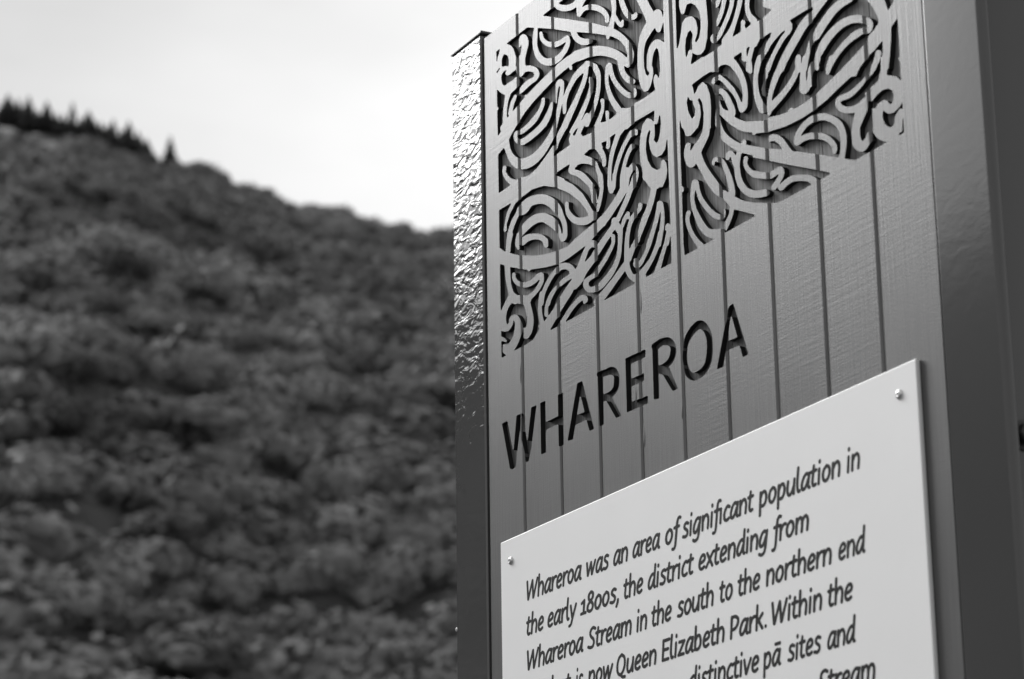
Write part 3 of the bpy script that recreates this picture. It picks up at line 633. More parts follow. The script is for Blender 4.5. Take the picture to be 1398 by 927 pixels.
def simplify(P, tol, closed):
    P = np.array(P)
    if closed:
        h = len(P) // 2
        A = dp(P[:h + 1], tol); B = dp(np.vstack([P[h:], P[:1]]), tol)
        return A[:-1] + B[:-1]
    return dp(P, tol)
def dp(P, tol):
    keep = [0, len(P) - 1]; st = [(0, len(P) - 1)]
    while st:
        a, b = st.pop()
        if b - a < 2: continue
        d = P[b] - P[a]; L = math.hypot(d[0], d[1])
        q = P[a + 1:b] - P[a]
        D = np.abs(q[:, 0] * d[1] - q[:, 1] * d[0]) / L if L > 1e-9 else np.hypot(q[:, 0], q[:, 1])
        i = int(D.argmax())
        if D[i] > tol:
            m = a + 1 + i; keep.append(m); st += [(a, m), (m, b)]
    return [tuple(P[i]) for i in sorted(keep)]
def bil(F, x, y):
    x = np.clip(x, 0, F.shape[1] - 1.001); y = np.clip(y, 0, F.shape[0] - 1.001)
    i = x.astype(int); j = y.astype(int); a = x - i; b = y - j
    return (F[j, i] * (1 - a) + F[j, i + 1] * a) * (1 - b) + (F[j + 1, i] * (1 - a) + F[j + 1, i + 1] * a) * b

# ---------------------------------------------------------------- the sign
TOP = 2.788; BOT = 0.35
U_LEFT, U_RIGHT = -0.1275, 0.7128
GROOVES = [-0.0450, 0.0393, 0.1240, 0.2085, 0.2913, 0.3740, 0.4580, 0.5415, 0.6270]
DEPTH = 0.0058; GHALF = 0.0038; GDEEP = 0.0014; GAP = 0.0005
UC, VC = 0.291, 2.572                        # the carved field turns into itself by half a turn about this point
FP = build_field(DESIGN)
HU = 0.0006
us = np.arange(U_LEFT + 0.004, U_RIGHT - 0.004, HU); vsz = np.arange(2.225, 2.779, HU)
UU, VV = np.meshgrid(us, vsz)
xx, yy = w2p(UU, VV)
FF = bil(FP, (xx - GX0) / GH, (yy - GY0) / GH)
x2, y2 = w2p(2 * UC - UU, 2 * VC - VV)
F2 = bil(FP, (x2 - GX0) / GH, (y2 - GY0) / GH)
hid = (yy < -6)                               # above the part that the photograph shows: the same design turned round
FF = np.where(hid & (VV > VC), F2, FF)
FF = np.where((VV > 2.762) | (UU > 0.683), -np.abs(FF) - 0.1, FF)
loops = contours(FF, 0.16)
cv, ce = [], []
for P, closed in loops:
    b0 = len(cv)
    cv += [Vector((us[0] + p[0] * HU, vsz[0] + p[1] * HU)) for p in P]
    n = len(P)
    ce += [(b0 + i, b0 + (i + 1) % n) for i in range(n if closed else n - 1)]
ulines = [U_LEFT]
for g in GROOVES: ulines += [g - GHALF, g - GAP, g + GAP, g + GHALF]
ulines += [U_RIGHT]
for u in ulines:
    b0 = len(cv); cv += [Vector((u, BOT)), Vector((u, TOP))]; ce.append((b0, b0 + 1))
for v in (BOT, TOP):
    b0 = len(cv); cv += [Vector((U_LEFT, v)), Vector((U_RIGHT, v))]; ce.append((b0, b0 + 1))
ov, oe, of, *_ = delaunay_2d_cdt(cv, ce, [], 0, 1e-6)
OV = np.array([(v[0], v[1]) for v in ov]); OF = np.array([f for f in of if len(f) == 3])
cen = OV[OF].mean(axis=1)
solid = bil(FF, (cen[:, 0] - us[0]) / HU, (cen[:, 1] - vsz[0]) / HU) < 0
solid |= (cen[:, 1] < vsz[0]) | (cen[:, 1] > vsz[-1]) | (cen[:, 0] < us[0]) | (cen[:, 0] > us[-1])
edges_b = [U_LEFT] + [None] * 0
bounds = [U_LEFT] + sum([[g - GAP, g + GAP] for g in GROOVES], []) + [U_RIGHT]
GV = np.array(GROOVES)
def face_y(u):                                # chamfers run down into the joint between two boards
    d = np.abs(u - GV).min()
    return max(0.0, (GHALF - d) / GHALF) * GDEEP if d < GHALF - 1e-6 else 0.0
sign = empty("sign_pylon", (0.29, 0.0, 0.0))
tag(sign, "tall outdoor sign of dark vertical boards with a routed koru design between two steel posts", "sign")
OFFS = Vector((-0.29, 0, 0))
NB = len(GROOVES) + 1
area = np.abs(np.cross(OV[OF[:, 1]] - OV[OF[:, 0]], OV[OF[:, 2]] - OV[OF[:, 0]]))
for k in range(NB):
    ua, ub = bounds[2 * k], bounds[2 * k + 1]
    sel = np.nonzero((cen[:, 0] > ua) & (cen[:, 0] < ub) & (area > 1e-13))[0]
    verts = []; faces = []; midx = []; vid = {}
    def vtx(i, lev):
        key = (i, lev)
        if key not in vid:
            u, v = OV[i]
            y = face_y(u) if lev == 0 else (DEPTH if lev == 1 else 0.019)
            vid[key] = len(verts); verts.append((u - 0.29, y, v))
        return vid[key]
    em = {}
    for t in sel.tolist():
        a, b, c = OF[t].tolist()
        A, B, Cc = OV[a], OV[b], OV[c]
        if (B[0] - A[0]) * (Cc[1] - A[1]) - (B[1] - A[1]) * (Cc[0] - A[0]) < 0: b, c = c, b
        s = bool(solid[t]); lev = 0 if s else 1
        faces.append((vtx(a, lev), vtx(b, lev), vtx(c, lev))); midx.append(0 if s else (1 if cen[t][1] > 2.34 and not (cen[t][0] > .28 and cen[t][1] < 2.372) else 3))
        for e in ((a, b), (b, c), (c, a)): em[e] = s
    for (a, b), s in list(em.items()):
        o = em.get((b, a))
        if o is None:
            faces.append((vtx(b, 0 if s else 1), vtx(a, 0 if s else 1), vtx(a, 2), vtx(b, 2))); midx.append(0)
        elif s and not o:
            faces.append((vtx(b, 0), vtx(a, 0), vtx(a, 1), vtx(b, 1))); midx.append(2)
    # back, and the tongue that closes the joint
    b0 = len(verts); u0, u1 = ua - 0.29, ub - 0.29
    verts += [(u0, 0.019, BOT), (u1, 0.019, BOT), (u1, 0.019, TOP), (u0, 0.019, TOP)]
    faces.append((b0, b0 + 3, b0 + 2, b0 + 1)); midx.append(0)
    if k < NB - 1:
        b0 = len(verts); ta, tb = u1 - 0.0005, u1 + 0.0008
        verts += [(ta, 0.009, BOT + .001), (tb, 0.009, BOT + .001), (tb, 0.009, TOP - .001), (ta, 0.009, TOP - .001)]
        faces.append((b0, b0 + 1, b0 + 2, b0 + 3)); midx.append(2)
    me = bpy.data.meshes.new("board"); me.from_pydata(verts, [], faces); me.update()
    me.polygons.foreach_set('material_index', midx)
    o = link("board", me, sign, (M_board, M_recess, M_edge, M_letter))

# ---------------------------------------------------------------- posts: rolled steel sections, painted
def make_post(x0, x1, top, side):
    bm = bmesh.new(); t = 0.0125; yf = -0.0020; dpt = 0.20
    add_box(bm, x0, x1, yf, yf + t, 0.0, top, 0.0046 if side > 0 else 0.0026, 4)                     # front flange
    add_box(bm, x0, x1, yf + dpt - t, yf + dpt, 0.0, top, 0.0022, 3)         # rear flange
    xm = (x0 + x1) / 2 + (0.012 if side > 0 else -0.012)
    add_box(bm, xm - 0.004, xm + 0.004, yf + t + .0005, yf + dpt - t - .0005, 0.0, top - .001)
    p = bm_obj("steel_post", bm, sign, (M_post_even if side > 0 else M_post_rough,), smooth=True)
    for po in p.data.polygons: po.use_smooth = True
    sh = p.modifiers.new("wn", 'WEIGHTED_NORMAL')
    p.location = OFFS
    bm = bmesh.new(); add_box(bm, x0 - .0005, x1 + .0035, yf - .0012, yf + dpt, top + .0006, top + .0042, 0.001, 2)
    bm_obj("cap_plate", bm, p, (M_cap,))
    return p, xm
postL, _ = make_post(-0.2098, -0.1337, 2.7955, -1)
postR, xm = make_post(0.7140, 0.7946, 2.7955, 1)
bm = bmesh.new(); add_box(bm, -0.1340 - .29, -0.1279 - .29, 0.0025, 0.018, BOT, TOP + .004)
bm_obj('edge_strip', bm, sign, (M_cap,))

def lathe(bm, prof, c, axis='Y', n=24):
    rings = []
    for r, h in prof:
        ring = []
        for i in range(n):
            a = 2 * math.pi * i / n
            if axis == 'Y': co = (c[0] + r * math.cos(a), c[1] - h, c[2] + r * math.sin(a))
            else: co = (c[0] + h, c[1] + r * math.cos(a), c[2] + r * math.sin(a))
            ring.append(bm.verts.new(co))
        rings.append(ring)
    for A, B in zip(rings[:-1], rings[1:]):
        for i in range(n):
            j = (i + 1) % n
            bm.faces.new((A[i], A[j], B[j], B[i]))
    try: bm.faces.new(rings[-1])
    except ValueError: pass
    bmesh.ops.recalc_face_normals(bm, faces=bm.faces)

# dark solid fitting added to stand in for the open hole in the web of the right post, and beads of dried paint on the flanges
bxp, bzp = 0.0, 0.0
def ray_to_x(px, py, X):
    d = ray(px, py); t = (X - CAM[0]) / d[0]; return CAM + t * d
B = ray_to_x(1399, 594, xm + 0.006)
bm = bmesh.new()
lathe(bm, [(0.0, 0.0), (0.0135, 0.0), (0.0135, 0.0015), (0.012, 0.002)], (xm + 0.004, B[1], B[2]), 'X', 24)
lathe(bm, [(0.0095, 0.002), (0.0095, 0.008), (0.008, 0.0095), (0.0, 0.0095)], (xm + 0.004, B[1], B[2]), 'X', 6)
bm_obj("hole_stand_in", bm, postR, (M_dark,))
def bead(parent, x, y, z, r):
    bm = bmesh.new(); bmesh.ops.create_icosphere(bm, subdivisions=2, radius=r)
    for v in bm.verts: v.co = Vector((x + v.co.x, y + v.co.y * 0.6, z + v.co.z * 1.25))
    bm_obj("paint_bead", bm, parent, (M_bead,), smooth=True)
M_bead = mat_plain("glossy paint bead", 0.55, 0.12)
q = p2w(1368, 566.5, -0.0035); bead(postR, q[0] - 0.0005, -0.0005, q[1], 0.0022)
q = p2w(625.5, 856.5, -0.0062); bead(postL, -0.2086, -0.0022, q[1], 0.0021)

# runs of paint that dried in the joints between the boards
def paint_run(px, py, ln, w):
    u, v = p2w(px, py); bm = bmesh.new(); bmesh.ops.create_icosphere(bm, subdivisions=3, radius=1.0)
    for q in bm.verts:
        t = (q.co.z + 1) / 2; k = 1.0 if t < .25 else 1.0 - .75 * (t - .25) / .75
        q.co = Vector((u - .29 + q.co.x * w * k, 0.0004 - abs(q.co.y) * 0 + q.co.y * 0.0011 * k, v + q.co.z * ln / 2))
    bm_obj("paint_run", bm, sign, (M_board,), smooth=True)
for a in ((710.5, 505, .035, .0016), (711.5, 578, .05, .0018), (874.5, 405, .04, .0022), (879.5, 592, .032, .0026), (868, 535, .03, .0014), (931, 560, .02, .0018)): paint_run(*a)

# ---------------------------------------------------------------- lettering of the panel: an upright pen alphabet, slanted when laid out
G = {}
def glyph(ch, adv, *strokes): G[ch] = (adv, strokes)
a_bowl = [(.80, .80), (.62, .93), (.42, .88), (.20, .62), (.12, .34), (.20, .12), (.36, .09), (.56, .24), (.76, .60)]
glyph('a', .98, a_bowl, [(.86, .90), (.79, .50), (.78, .20), (.86, .08), (.92, .08)])
glyph('ā', .98, a_bowl, [(.86, .90), (.79, .50), (.78, .20), (.86, .08), (.92, .08)], [(.36, 1.27), (.84, 1.27)])
glyph('b', .96, [(.17, 1.46), (.17, .12)], [(.17, .62), (.38, .88), (.62, .88), (.76, .62), (.74, .30), (.56, .10), (.34, .09), (.17, .18)])
glyph('c', .78, [(.72, .84), (.52, .92), (.28, .76), (.15, .44), (.24, .15), (.46, .08), (.70, .16)])
glyph('d', .98, a_bowl, [(.84, 1.46), (.79, .50), (.78, .20), (.86, .08), (.92, .08)])
glyph('e', .88, [(.18, .46), (.50, .50), (.74, .64), (.70, .84), (.52, .92), (.30, .80), (.15, .46), (.22, .17), (.44, .08), (.70, .17)])
glyph('f', .58, [(.72, 1.42), (.56, 1.46), (.42, 1.32), (.36, .95), (.30, .10), (.24, -.28), (.12, -.40), (-.02, -.38)], [(.10, .90), (.60, .92)])
glyph('g', .98, a_bowl, [(.86, .90), (.79, .50), (.74, .02), (.58, -.34), (.32, -.42), (.10, -.34)])
glyph('h', .98, [(.17, 1.46), (.17, .08)], [(.17, .56), (.40, .86), (.62, .90), (.78, .74), (.78, .08)])
glyph('i', .46, [(.22, .90), (.20, .08)], [(.24, 1.30), (.24, 1.36)])
glyph('ı', .46, [(.22, .90), (.20, .08)])
glyph('k', .90, [(.17, 1.46), (.17, .08)], [(.72, .92), (.22, .48)], [(.36, .56), (.76, .08)])
glyph('l', .50, [(.20, 1.46), (.20, .25), (.30, .08), (.42, .10)])
glyph('m', 1.46, [(.17, .90), (.17, .08)], [(.17, .56), (.36, .86), (.56, .90), (.70, .74), (.70, .08)], [(.70, .56), (.90, .86), (1.10, .90), (1.25, .74), (1.25, .08)])
glyph('n', .98, [(.17, .90), (.17, .08)], [(.17, .56), (.40, .86), (.62, .90), (.78, .74), (.78, .08)])
glyph('o', .94, [(.48, .92), (.24, .76), (.14, .46), (.24, .17), (.46, .08), (.68, .22), (.80, .52), (.70, .82), (.48, .92)])
glyph('p', .96, [(.17, .90), (.17, -.42)], [(.17, .56), (.38, .86), (.62, .89), (.78, .64), (.74, .30), (.56, .10), (.34, .09), (.17, .18)])
glyph('r', .66, [(.17, .90), (.17, .08)], [(.17, .52), (.34, .80), (.54, .90), (.66, .88)])
glyph('s', .78, [(.68, .85), (.48, .92), (.26, .82), (.24, .66), (.44, .52), (.62, .38), (.60, .18), (.40, .08), (.12, .13)])
glyph('t', .64, [(.30, 1.20), (.24, .60), (.22, .24), (.34, .08), (.54, .11)], [(.06, .90), (.56, .92)])
glyph('u', .98, [(.17, .90), (.15, .30), (.28, .10), (.46, .10), (.66, .30), (.80, .58)], [(.82, .90), (.79, .30), (.80, .08)])
glyph('v', .86, [(.10, .90), (.32, .10)], [(.80, .90), (.36, .10)])
glyph('w', 1.30, [(.10, .90), (.28, .10)], [(.66, .86), (.32, .10)], [(.68, .86), (.82, .10)], [(1.22, .90), (.86, .10)])
glyph('x', .86, [(.12, .90), (.74, .08)], [(.78, .90), (.06, .08)])
glyph('y', .86, [(.12, .90), (.36, .14)], [(.82, .90), (.44, .10), (.22, -.36), (.04, -.40)])
glyph('z', .82, [(.14, .88), (.72, .88)], [(.72, .88), (.10, .10)], [(.10, .10), (.70, .10)])
glyph('W', 1.62, [(.10, 1.30), (.34, .10)], [(.84, 1.26), (.38, .10)], [(.86, 1.26), (1.06, .10)], [(1.54, 1.30), (1.10, .10)])
glyph('S', .98, [(.90, 1.22), (.66, 1.32), (.36, 1.22), (.26, .98), (.42, .76), (.70, .58), (.80, .34), (.66, .12), (.38, .08), (.08, .16)])
glyph('Q', 1.30, [(.66, 1.32), (.34, 1.14), (.18, .72), (.26, .28), (.56, .08), (.90, .24), (1.10, .68), (1.00, 1.12), (.66, 1.32)], [(.60, .10), (.90, -.10), (1.18, -.12)])
glyph('E', .94, [(.18, 1.30), (.18, .10)], [(.18, 1.28), (.86, 1.28)], [(.18, .72), (.76, .72)], [(.18, .10), (.84, .10)])
glyph('P', 1.00, [(.18, 1.30), (.18, .08)], [(.18, 1.28), (.56, 1.28), (.84, 1.10), (.80, .76), (.50, .56), (.18, .56)])
glyph('1', .70, [(.12, .78), (.42, .92), (.40, .10)], [(.10, .10), (.66, .10)])
glyph('8', .96, [(.50, 1.32), (.26, 1.16), (.28, .90), (.50, .72), (.78, .50), (.76, .20), (.48, .08), (.18, .22), (.20, .50), (.48, .72), (.74, .94), (.74, 1.20), (.50, 1.32)])
G['0'] = G['o']
glyph(',', .40, [(.22, .14), (.20, .02), (.08, -.26)])
glyph('.', .40, [(.20, .12), (.20, .13)])
STRAIGHT = set('vwxzWEikly1f')
SLANT = 0.14
def glyph_mesh(ch, pen):
    adv, strokes = G[ch]
    H = 0.025; X0, X1, Y0, Y1 = -0.3, adv + 0.7, -0.65, 1.8
    gx = np.arange(X0, X1, H); gy = np.arange(Y0, Y1, H); XX, YY = np.meshgrid(gx, gy)
    F = np.full(XX.shape, 1.0)
    for st in strokes:
        st = [(x + SLANT * y, y) for x, y in st]
        if len(st) == 2: Q = [np.array(p) for p in st]
        elif ch in 'zE1': Q = [np.array(p) for p in st]
        else: Q = [q[:2] for q in catmull([(p[0], p[1], 0) for p in st], 0.05)]
        for a, b in zip(Q[:-1], Q[1:]):
            ex, ey = b - a; L = ex * ex + ey * ey + 1e-12
            t = np.clip(((XX - a[0]) * ex + (YY - a[1]) * ey) / L, 0, 1)
            dx = XX - a[0] - t * ex; dy = YY - a[1] - t * ey
            # a broad pen: wider across than along
            F = np.minimum(F, np.sqrt((dx / 1.0) ** 2 + (dy * 1.18) ** 2) - pen / 2)
    L = contours(F, 0.25)
    cv, ce = [], []
    for P, closed in L:
        b0 = len(cv); n = len(P)
        cv += [Vector((gx[0] + p[0] * H, gy[0] + p[1] * H)) for p in P]; ce += [(b0 + i, b0 + (i + 1) % n) for i in range(n)]
    v, e, f, *_ = delaunay_2d_cdt(cv, ce, [], 0, 1e-6)
    v = np.array([(q[0], q[1]) for q in v]); f = np.array([t for t in f if len(t) == 3])
    c = v[f].mean(axis=1); keep = bil(F, (c[:, 0] - X0) / H, (c[:, 1] - Y0) / H) < 0
    f = f[keep]
    s = (v[f[:, 1], 0] - v[f[:, 0], 0]) * (v[f[:, 2], 1] - v[f[:, 0], 1]) - (v[f[:, 1], 1] - v[f[:, 0], 1]) * (v[f[:, 2], 0] - v[f[:, 0], 0])
    f[s < 0] = f[s < 0][:, ::-1]
    return v, f
GM = {}
XH = 0.0158; PEN = 0.262; PT = 0.0050      # x height, pen width (in x heights), panel thickness
def word_bounds(w):
    x = 0; lo = None
    for ch in w: x += G[ch][0]
    return x
def lay_word(w, xa, xb, base, out):
    """one word between the photograph columns xa and xb on the baseline at height base"""
    w = w.replace('fi', 'fı')
    x = 0.0; items = []
    for ch in w:
        if ch not in GM: GM[ch] = glyph_mesh(ch, PEN)
        items.append((ch, x)); x += G[ch][0]
    # natural extent of the inked word at mid x-height
    lo = min((GM[c][0][:, 0] + o).min() if c not in 'fpgy' else o + 0.15 for c, o in items[:1])
    c, o = items[-1]; hi = (GM[c][0][:, 0] + o).max() if c not in 'fd' else o + G[c][0] + (0.25 if c == 'd' else 0.0)
    ua = xcol(xa, base, lo > 0 and 0.5 or 0.5); ub = xcol(xb, base, 0.5)
    s = (ub - ua) / (hi - lo)
    for c, o in items:
        v, f = GM[c]
        b0 = len(out[0])
        out[0] += [(ua + (p[0] + o - lo) * s - 0.29, -PT - 0.00012, base + p[1] * XH) for p in v]
        out[1] += [(b0 + t[0], b0 + t[1], b0 + t[2]) for t in f.tolist()]
    return s / XH
def xcol(px, base, h):
    z = base + h * XH; lo, hi = -0.2, 0.8
    for _ in range(40):
        m = (lo + hi) / 2
        if w2p(m, z, -PT)[0] < px: lo = m
        else: hi = m
    return (lo + hi) / 2
LINES = [
 (2.0963, [("Whareroa", 719, 794.5), ("was", 800.3, 832), ("an", 837, 857.7), ("area", 863.3, 901.7), ("of", 907.8, 925.5), ("significant", 930.8, 1030), ("population", 1037, 1148), ("in", 1155.5, 1174.5)]),
 (2.0586, [("the", 718.5, 742.8), ("early", 747.3, 788), ("1800s,", 791.8, 845), ("the", 851.2, 878.5), ("district", 884, 948), ("extending", 953.3, 1049.5), ("from", 1056.7, 1104.9)]),
 (2.0208, [("Whareroa", 719.6, 797), ("Stream", 801.6, 862.8), ("in", 868.6, 883.8), ("the", 889.4, 917.4), ("south", 923.9, 974.8), ("to", 982.2, 1000.8), ("the", 1007.2, 1038.5), ("northern", 1045.2, 1136), ("end", 1144.2, 1183.5)]),
 (1.9830, [("of", 721.5, 734.5), ("what", 739, 780), ("is", 786, 796.6), ("now", 802.8, 837.6), ("Queen", 841.4, 896.7), ("Elizabeth", 903, 989.7), ("Park.", 996, 1046.8), ("Within", 1053.8, 1122.9), ("the", 1129.8, 1165)]),
 (1.9454, [("distinctive", 939.5, 1037), ("pā", 1043, 1067.3), ("sites", 1074.6, 1122), ("and", 1129, 1170.3)]),
 (1.9077, [("Stream", 1115.5, 1195.6)]),
]
PU0, PU1, PTOP, PBOT = -0.0945, 0.6795, 2.1729, 1.05
bm = bmesh.new(); add_box(bm, PU0 - 0.29, PU1 - 0.29, -PT, -0.0004, PBOT, PTOP, 0.0011, 2)
panel = bm_obj("text_panel", bm, sign, (M_panel,))
for base, words in LINES:
    out = [[], []]
    rat = [round(lay_word(w, a, b, base, out), 2) for w, a, b in words]
    me = bpy.data.meshes.new("text_line"); me.from_pydata(out[0], [], out[1]); me.update()
    link("text_line", me, panel, (M_ink,))
def screw(u, v):
    bm = bmesh.new()
    lathe(bm, [(0.0001, -0.0005), (0.0046, -0.0005), (0.0046, 0.0005), (0.0042, 0.0015), (0.0032, 0.0023), (0.0021, 0.0027), (0.0016, 0.0027), (0.0014, 0.0010), (0.0001, 0.0008)], (u - 0.29, -PT, v), 'Y', 20)
    bm_obj("screw", bm, panel, (M_screw,), smooth=True)
for x, y in ((696.8, 765.5), (1226.9, 538.4)):
    screw(*p2w(x, y, -PT - 0.001))
screw(PU0 + 0.0115, PBOT + 0.012); screw(PU1 - 0.0115, PBOT + 0.012)

# ---------------------------------------------------------------- ground, hill and bush
def mat_land():
    m, n, l, b = new_mat("hill slope")
    t = N(n, 'ShaderNodeTexCoord'); w = N(n, 'ShaderNodeTexNoise'); w.inputs['Scale'].default_value = 0.06; w.inputs['Detail'].default_value = 6
    l.new(t.outputs['Object'], w.inputs['Vector'])
    l.new(ramp(n, l, w.outputs['Fac'], 0.03, 0.10), b.inputs['Base Color']); b.inputs['Roughness'].default_value = 0.95
    b.inputs['Specular IOR Level'].default_value = 0.1
    return m
def mat_rock():
    return mat_plain("pale bare ground", 0.36, 0.9, 0, 0.1)
def mat_leaf(name, lo, hi):
    m, n, l, b = new_mat(name)
    oi = N(n, 'ShaderNodeObjectInfo')
    t = N(n, 'ShaderNodeTexCoord'); w = N(n, 'ShaderNodeTexNoise'); w.inputs['Scale'].default_value = 1.3; w.inputs['Detail'].default_value = 4
    l.new(t.outputs['Object'], w.inputs['Vector'])
    mx = N(n, 'ShaderNodeMath', operation='MULTIPLY_ADD'); l.new(oi.outputs['Random'], mx.inputs[0]); mx.inputs[1].default_value = 0.35; l.new(w.outputs['Fac'], mx.inputs[2])
    ge = N(n, 'ShaderNodeNewGeometry'); pn = N(n, 'ShaderNodeTexNoise'); pn.inputs['Scale'].default_value = 0.045; pn.inputs['Detail'].default_value = 4; pn.inputs['Roughness'].default_value = 0.6
    l.new(ge.outputs['Position'], pn.inputs['Vector'])
    m4 = N(n, 'ShaderNodeMath', operation='MULTIPLY_ADD'); l.new(pn.outputs['Fac'], m4.inputs[0]); m4.inputs[1].default_value = 2.0; l.new(mx.outputs[0], m4.inputs[2])
    l.new(ramp(n, l, m4.outputs[0], lo, hi, 1.15, 2.25), b.inputs['Base Color']); b.inputs['Roughness'].default_value = 0.7
    b.inputs['Specular IOR Level'].default_value = 0.25
    return m
M_land = mat_land(); M_rock = mat_rock(); M_bush = mat_leaf("bush leaves", BUSH_LO, BUSH_HI); M_pine = mat_leaf("pine needles", 0.045, 0.08)
M_bark = mat_plain("bark", 0.06, 0.9)
bm = bmesh.new()
for sx, sy in ((-1, -1), (1, -1), (1, 1), (-1, 1)): bm.verts.new((sx * 6000, sy * 6000, 0))
bm.faces.new(bm.verts)
M_grass = mat_plain("grass", 0.10, 0.95, 0, 0.1)
tag(bm_obj("ground", bm, None, (M_grass,)), kind='structure')

def az_el(px, py):
    d = ray(px, py); return math.atan2(d[1], d[0]), math.atan2(d[2], math.hypot(d[0], d[1]))
SIL = [(-400, 120), (-150, 150), (0, 168), (60, 175), (100, 181), (150, 193), (200, 208), (240, 214), (275, 223), (300, 232), (320, 246), (345, 249), (383, 266), (394, 281), (440, 284), (490, 293), (505, 301), (540, 304), (575, 311), (620, 314), (720, 330), (900, 380), (1200, 470), (1500, 560)]
SA = []
for x, y in SIL:
    a, e = az_el(x, y + (-4 if x < 215 else (6 if x < 400 else -1))); SA.append((a % (2 * math.pi), math.tan(e)))
aL = SA[0][0]
SA = [(aL + R(95), math.tan(R(6))), (aL + R(75), math.tan(R(14))), (aL + R(62), math.tan(R(18.5))), (aL + R(50), math.tan(R(19.8))), (aL + R(43), math.tan(R(18.3))), (aL + R(32), math.tan(R(18.5))), (aL + R(12), math.tan(R(20.0)))] + SA + [(SA[-1][0] - R(25), math.tan(R(5)))]
SA.sort(); SAa = np.array([s[0] for s in SA]); SAt = np.array([s[1] for s in SA])
R0, R1 = 150.0, 600.0
def hill_h(a, r):
    tz = float(np.interp(a, SAa, SAt)); H = R1 * tz
    fade = min(1.0, max(0.0, (a - SAa[0]) / 0.15)) * min(1.0, max(0.0, (SAa[-1] - a) / 0.3))
    t = (r - R0) / (R1 - R0)
    if t < 0: h = 0
    elif t <= 1:
        h = H * (t ** 0.97)
        bump = noise.noise(Vector((r * math.cos(a) * 0.011, r * math.sin(a) * 0.011, 3.1))) * 10 + noise.noise(Vector((r * math.cos(a) * 0.035, r * math.sin(a) * 0.035, 1.7))) * 7 + noise.noise(Vector((r * math.cos(a) * 0.09, r * math.sin(a) * 0.09, 5.7))) * 2.5
        h += bump * min(1, 4 * t) * min(1, 5 * (1 - t))
    else: h = H - (r - R1) * 0.35
    return h * fade + CAM[2] * 0
def hill_p(a, r):
    return Vector((CAM[0] + r * math.cos(a), CAM[1] + r * math.sin(a), hill_h(a, r) - 0.3))
NA, NR = 380, 90
a_arr = np.linspace(SAa[0], SAa[-1], NA); r_arr = np.concatenate([np.linspace(130, 600, NR - 14), np.linspace(612, 1000, 14)])
verts = [tuple(hill_p(a, r)) for a in a_arr for r in r_arr]
faces = [(i * NR + j, i * NR + j + 1, (i + 1) * NR + j + 1, (i + 1) * NR + j) for i in range(NA - 1) for j in range(NR - 1)]
me = bpy.data.meshes.new("hill"); me.from_pydata(verts, [], [f[::-1] for f in faces]); me.update()
me.materials.append(M_land)
tag(link("hill", me), kind='structure')

# crowns: a lumpy body inside a shell of small leaf faces
def crown_mesh(seed, leaves=520):
    rnd = random.Random(seed); bm = bmesh.new()
    lobes = [(Vector((rnd.uniform(-.45, .45), rnd.uniform(-.45, .45), rnd.uniform(.15, .55))), rnd.uniform(.38, .62)) for _ in range(6)]
    lobes.append((Vector((0, 0, .35)), .62))
    for c, r in lobes:
        m = Matrix.Translation(c) @ Matrix.Scale(r * 0.74, 4)
        res = bmesh.ops.create_icosphere(bm, subdivisions=2, radius=1.0, matrix=m)
        for v in res['verts']:
            v.co += (v.co - c) * 0.28 * noise.noise(v.co * 4.0 + Vector((seed, 0, 0)))
    for _ in range(leaves):
        c, r = rnd.choice(lobes)
        d = Vector((rnd.gauss(0, 1), rnd.gauss(0, 1), rnd.gauss(0.3, 1))).normalized()
        p = c + d * r * rnd.uniform(0.70, 1.28); s = rnd.uniform(.07, .17)
        t1 = d.orthogonal().normalized(); t1.rotate(Matrix.Rotation(rnd.uniform(0, 6.28), 3, d)); t2 = d.cross(t1)
        t1 = (t1 + d * rnd.uniform(-.6, .6)).normalized()
        q = [bm.verts.new(p + t1 * s * k1 + t2 * s * .6 * k2) for k1, k2 in ((-1, 0), (0, -1), (1, 0), (0, 1))]
        bm.faces.new(q)
    me = bpy.data.meshes.new("bush_crown"); bm.to_mesh(me); bm.free(); me.materials.append(M_bush)
    return me
crowns = [crown_mesh(s) for s in range(6)]
aR = az_el(760, 300)[0] % (2 * math.pi); aLv = az_el(-170, 300)[0] % (2 * math.pi)
rnd = random.Random(5); aPine = az_el(225, 200)[0] % (2 * math.pi)
pts = []
r = 205.0
while r < 606:
    size = 9.6 - 3.2 * (r - 205) / 395.0
    step_a = size * 0.5 / r
    a = aR
    while a < aLv:
        aa = a + rnd.uniform(-.5, .5) * step_a; rr = r + rnd.uniform(-.5, .5) * size * 1.5
        big = noise.noise(Vector((rr * math.cos(aa) * .02, rr * math.sin(aa) * .02, 9.3)))
        s = size * rnd.uniform(.3, 1.25) * (1 + 0.45 * big)
        if rnd.random() < 0.05: s *= 1.5
        if rr > 540 and aa > aPine: s *= 0.5
        pts.append((aa, min(rr, 603), s)); a += step_a
    r += size * 0.58
rx = random.Random(11)                        # the scrub goes on past the frame and behind the sign
for b0, b1 in ((az_el(1750, 300)[0] % (2 * math.pi), aR), (aLv, az_el(-800, 300)[0] % (2 * math.pi))):
    r = 205.0
    while r < 606:
        size = 11.5 - 3.2 * (r - 205) / 395.0; a = b0
        while a < b1:
            aa = a + rx.uniform(-.25, .25) * size / r; rr = min(r + rx.uniform(-.7, .7) * size, 603)
            pts.append((aa, rr, size * rx.uniform(.45, 1.25))); a += size * 0.5 / r
        r += size * 0.55
def project(P):
    d = np.array([P[0] - CAM[0], P[1] - CAM[1], P[2] - CAM[2]]); c = [d @ MW[:, k] for k in range(3)]
    return PX + FPX * c[0] / c[2], PY + FPX * c[1] / c[2], c[2]
scat = []
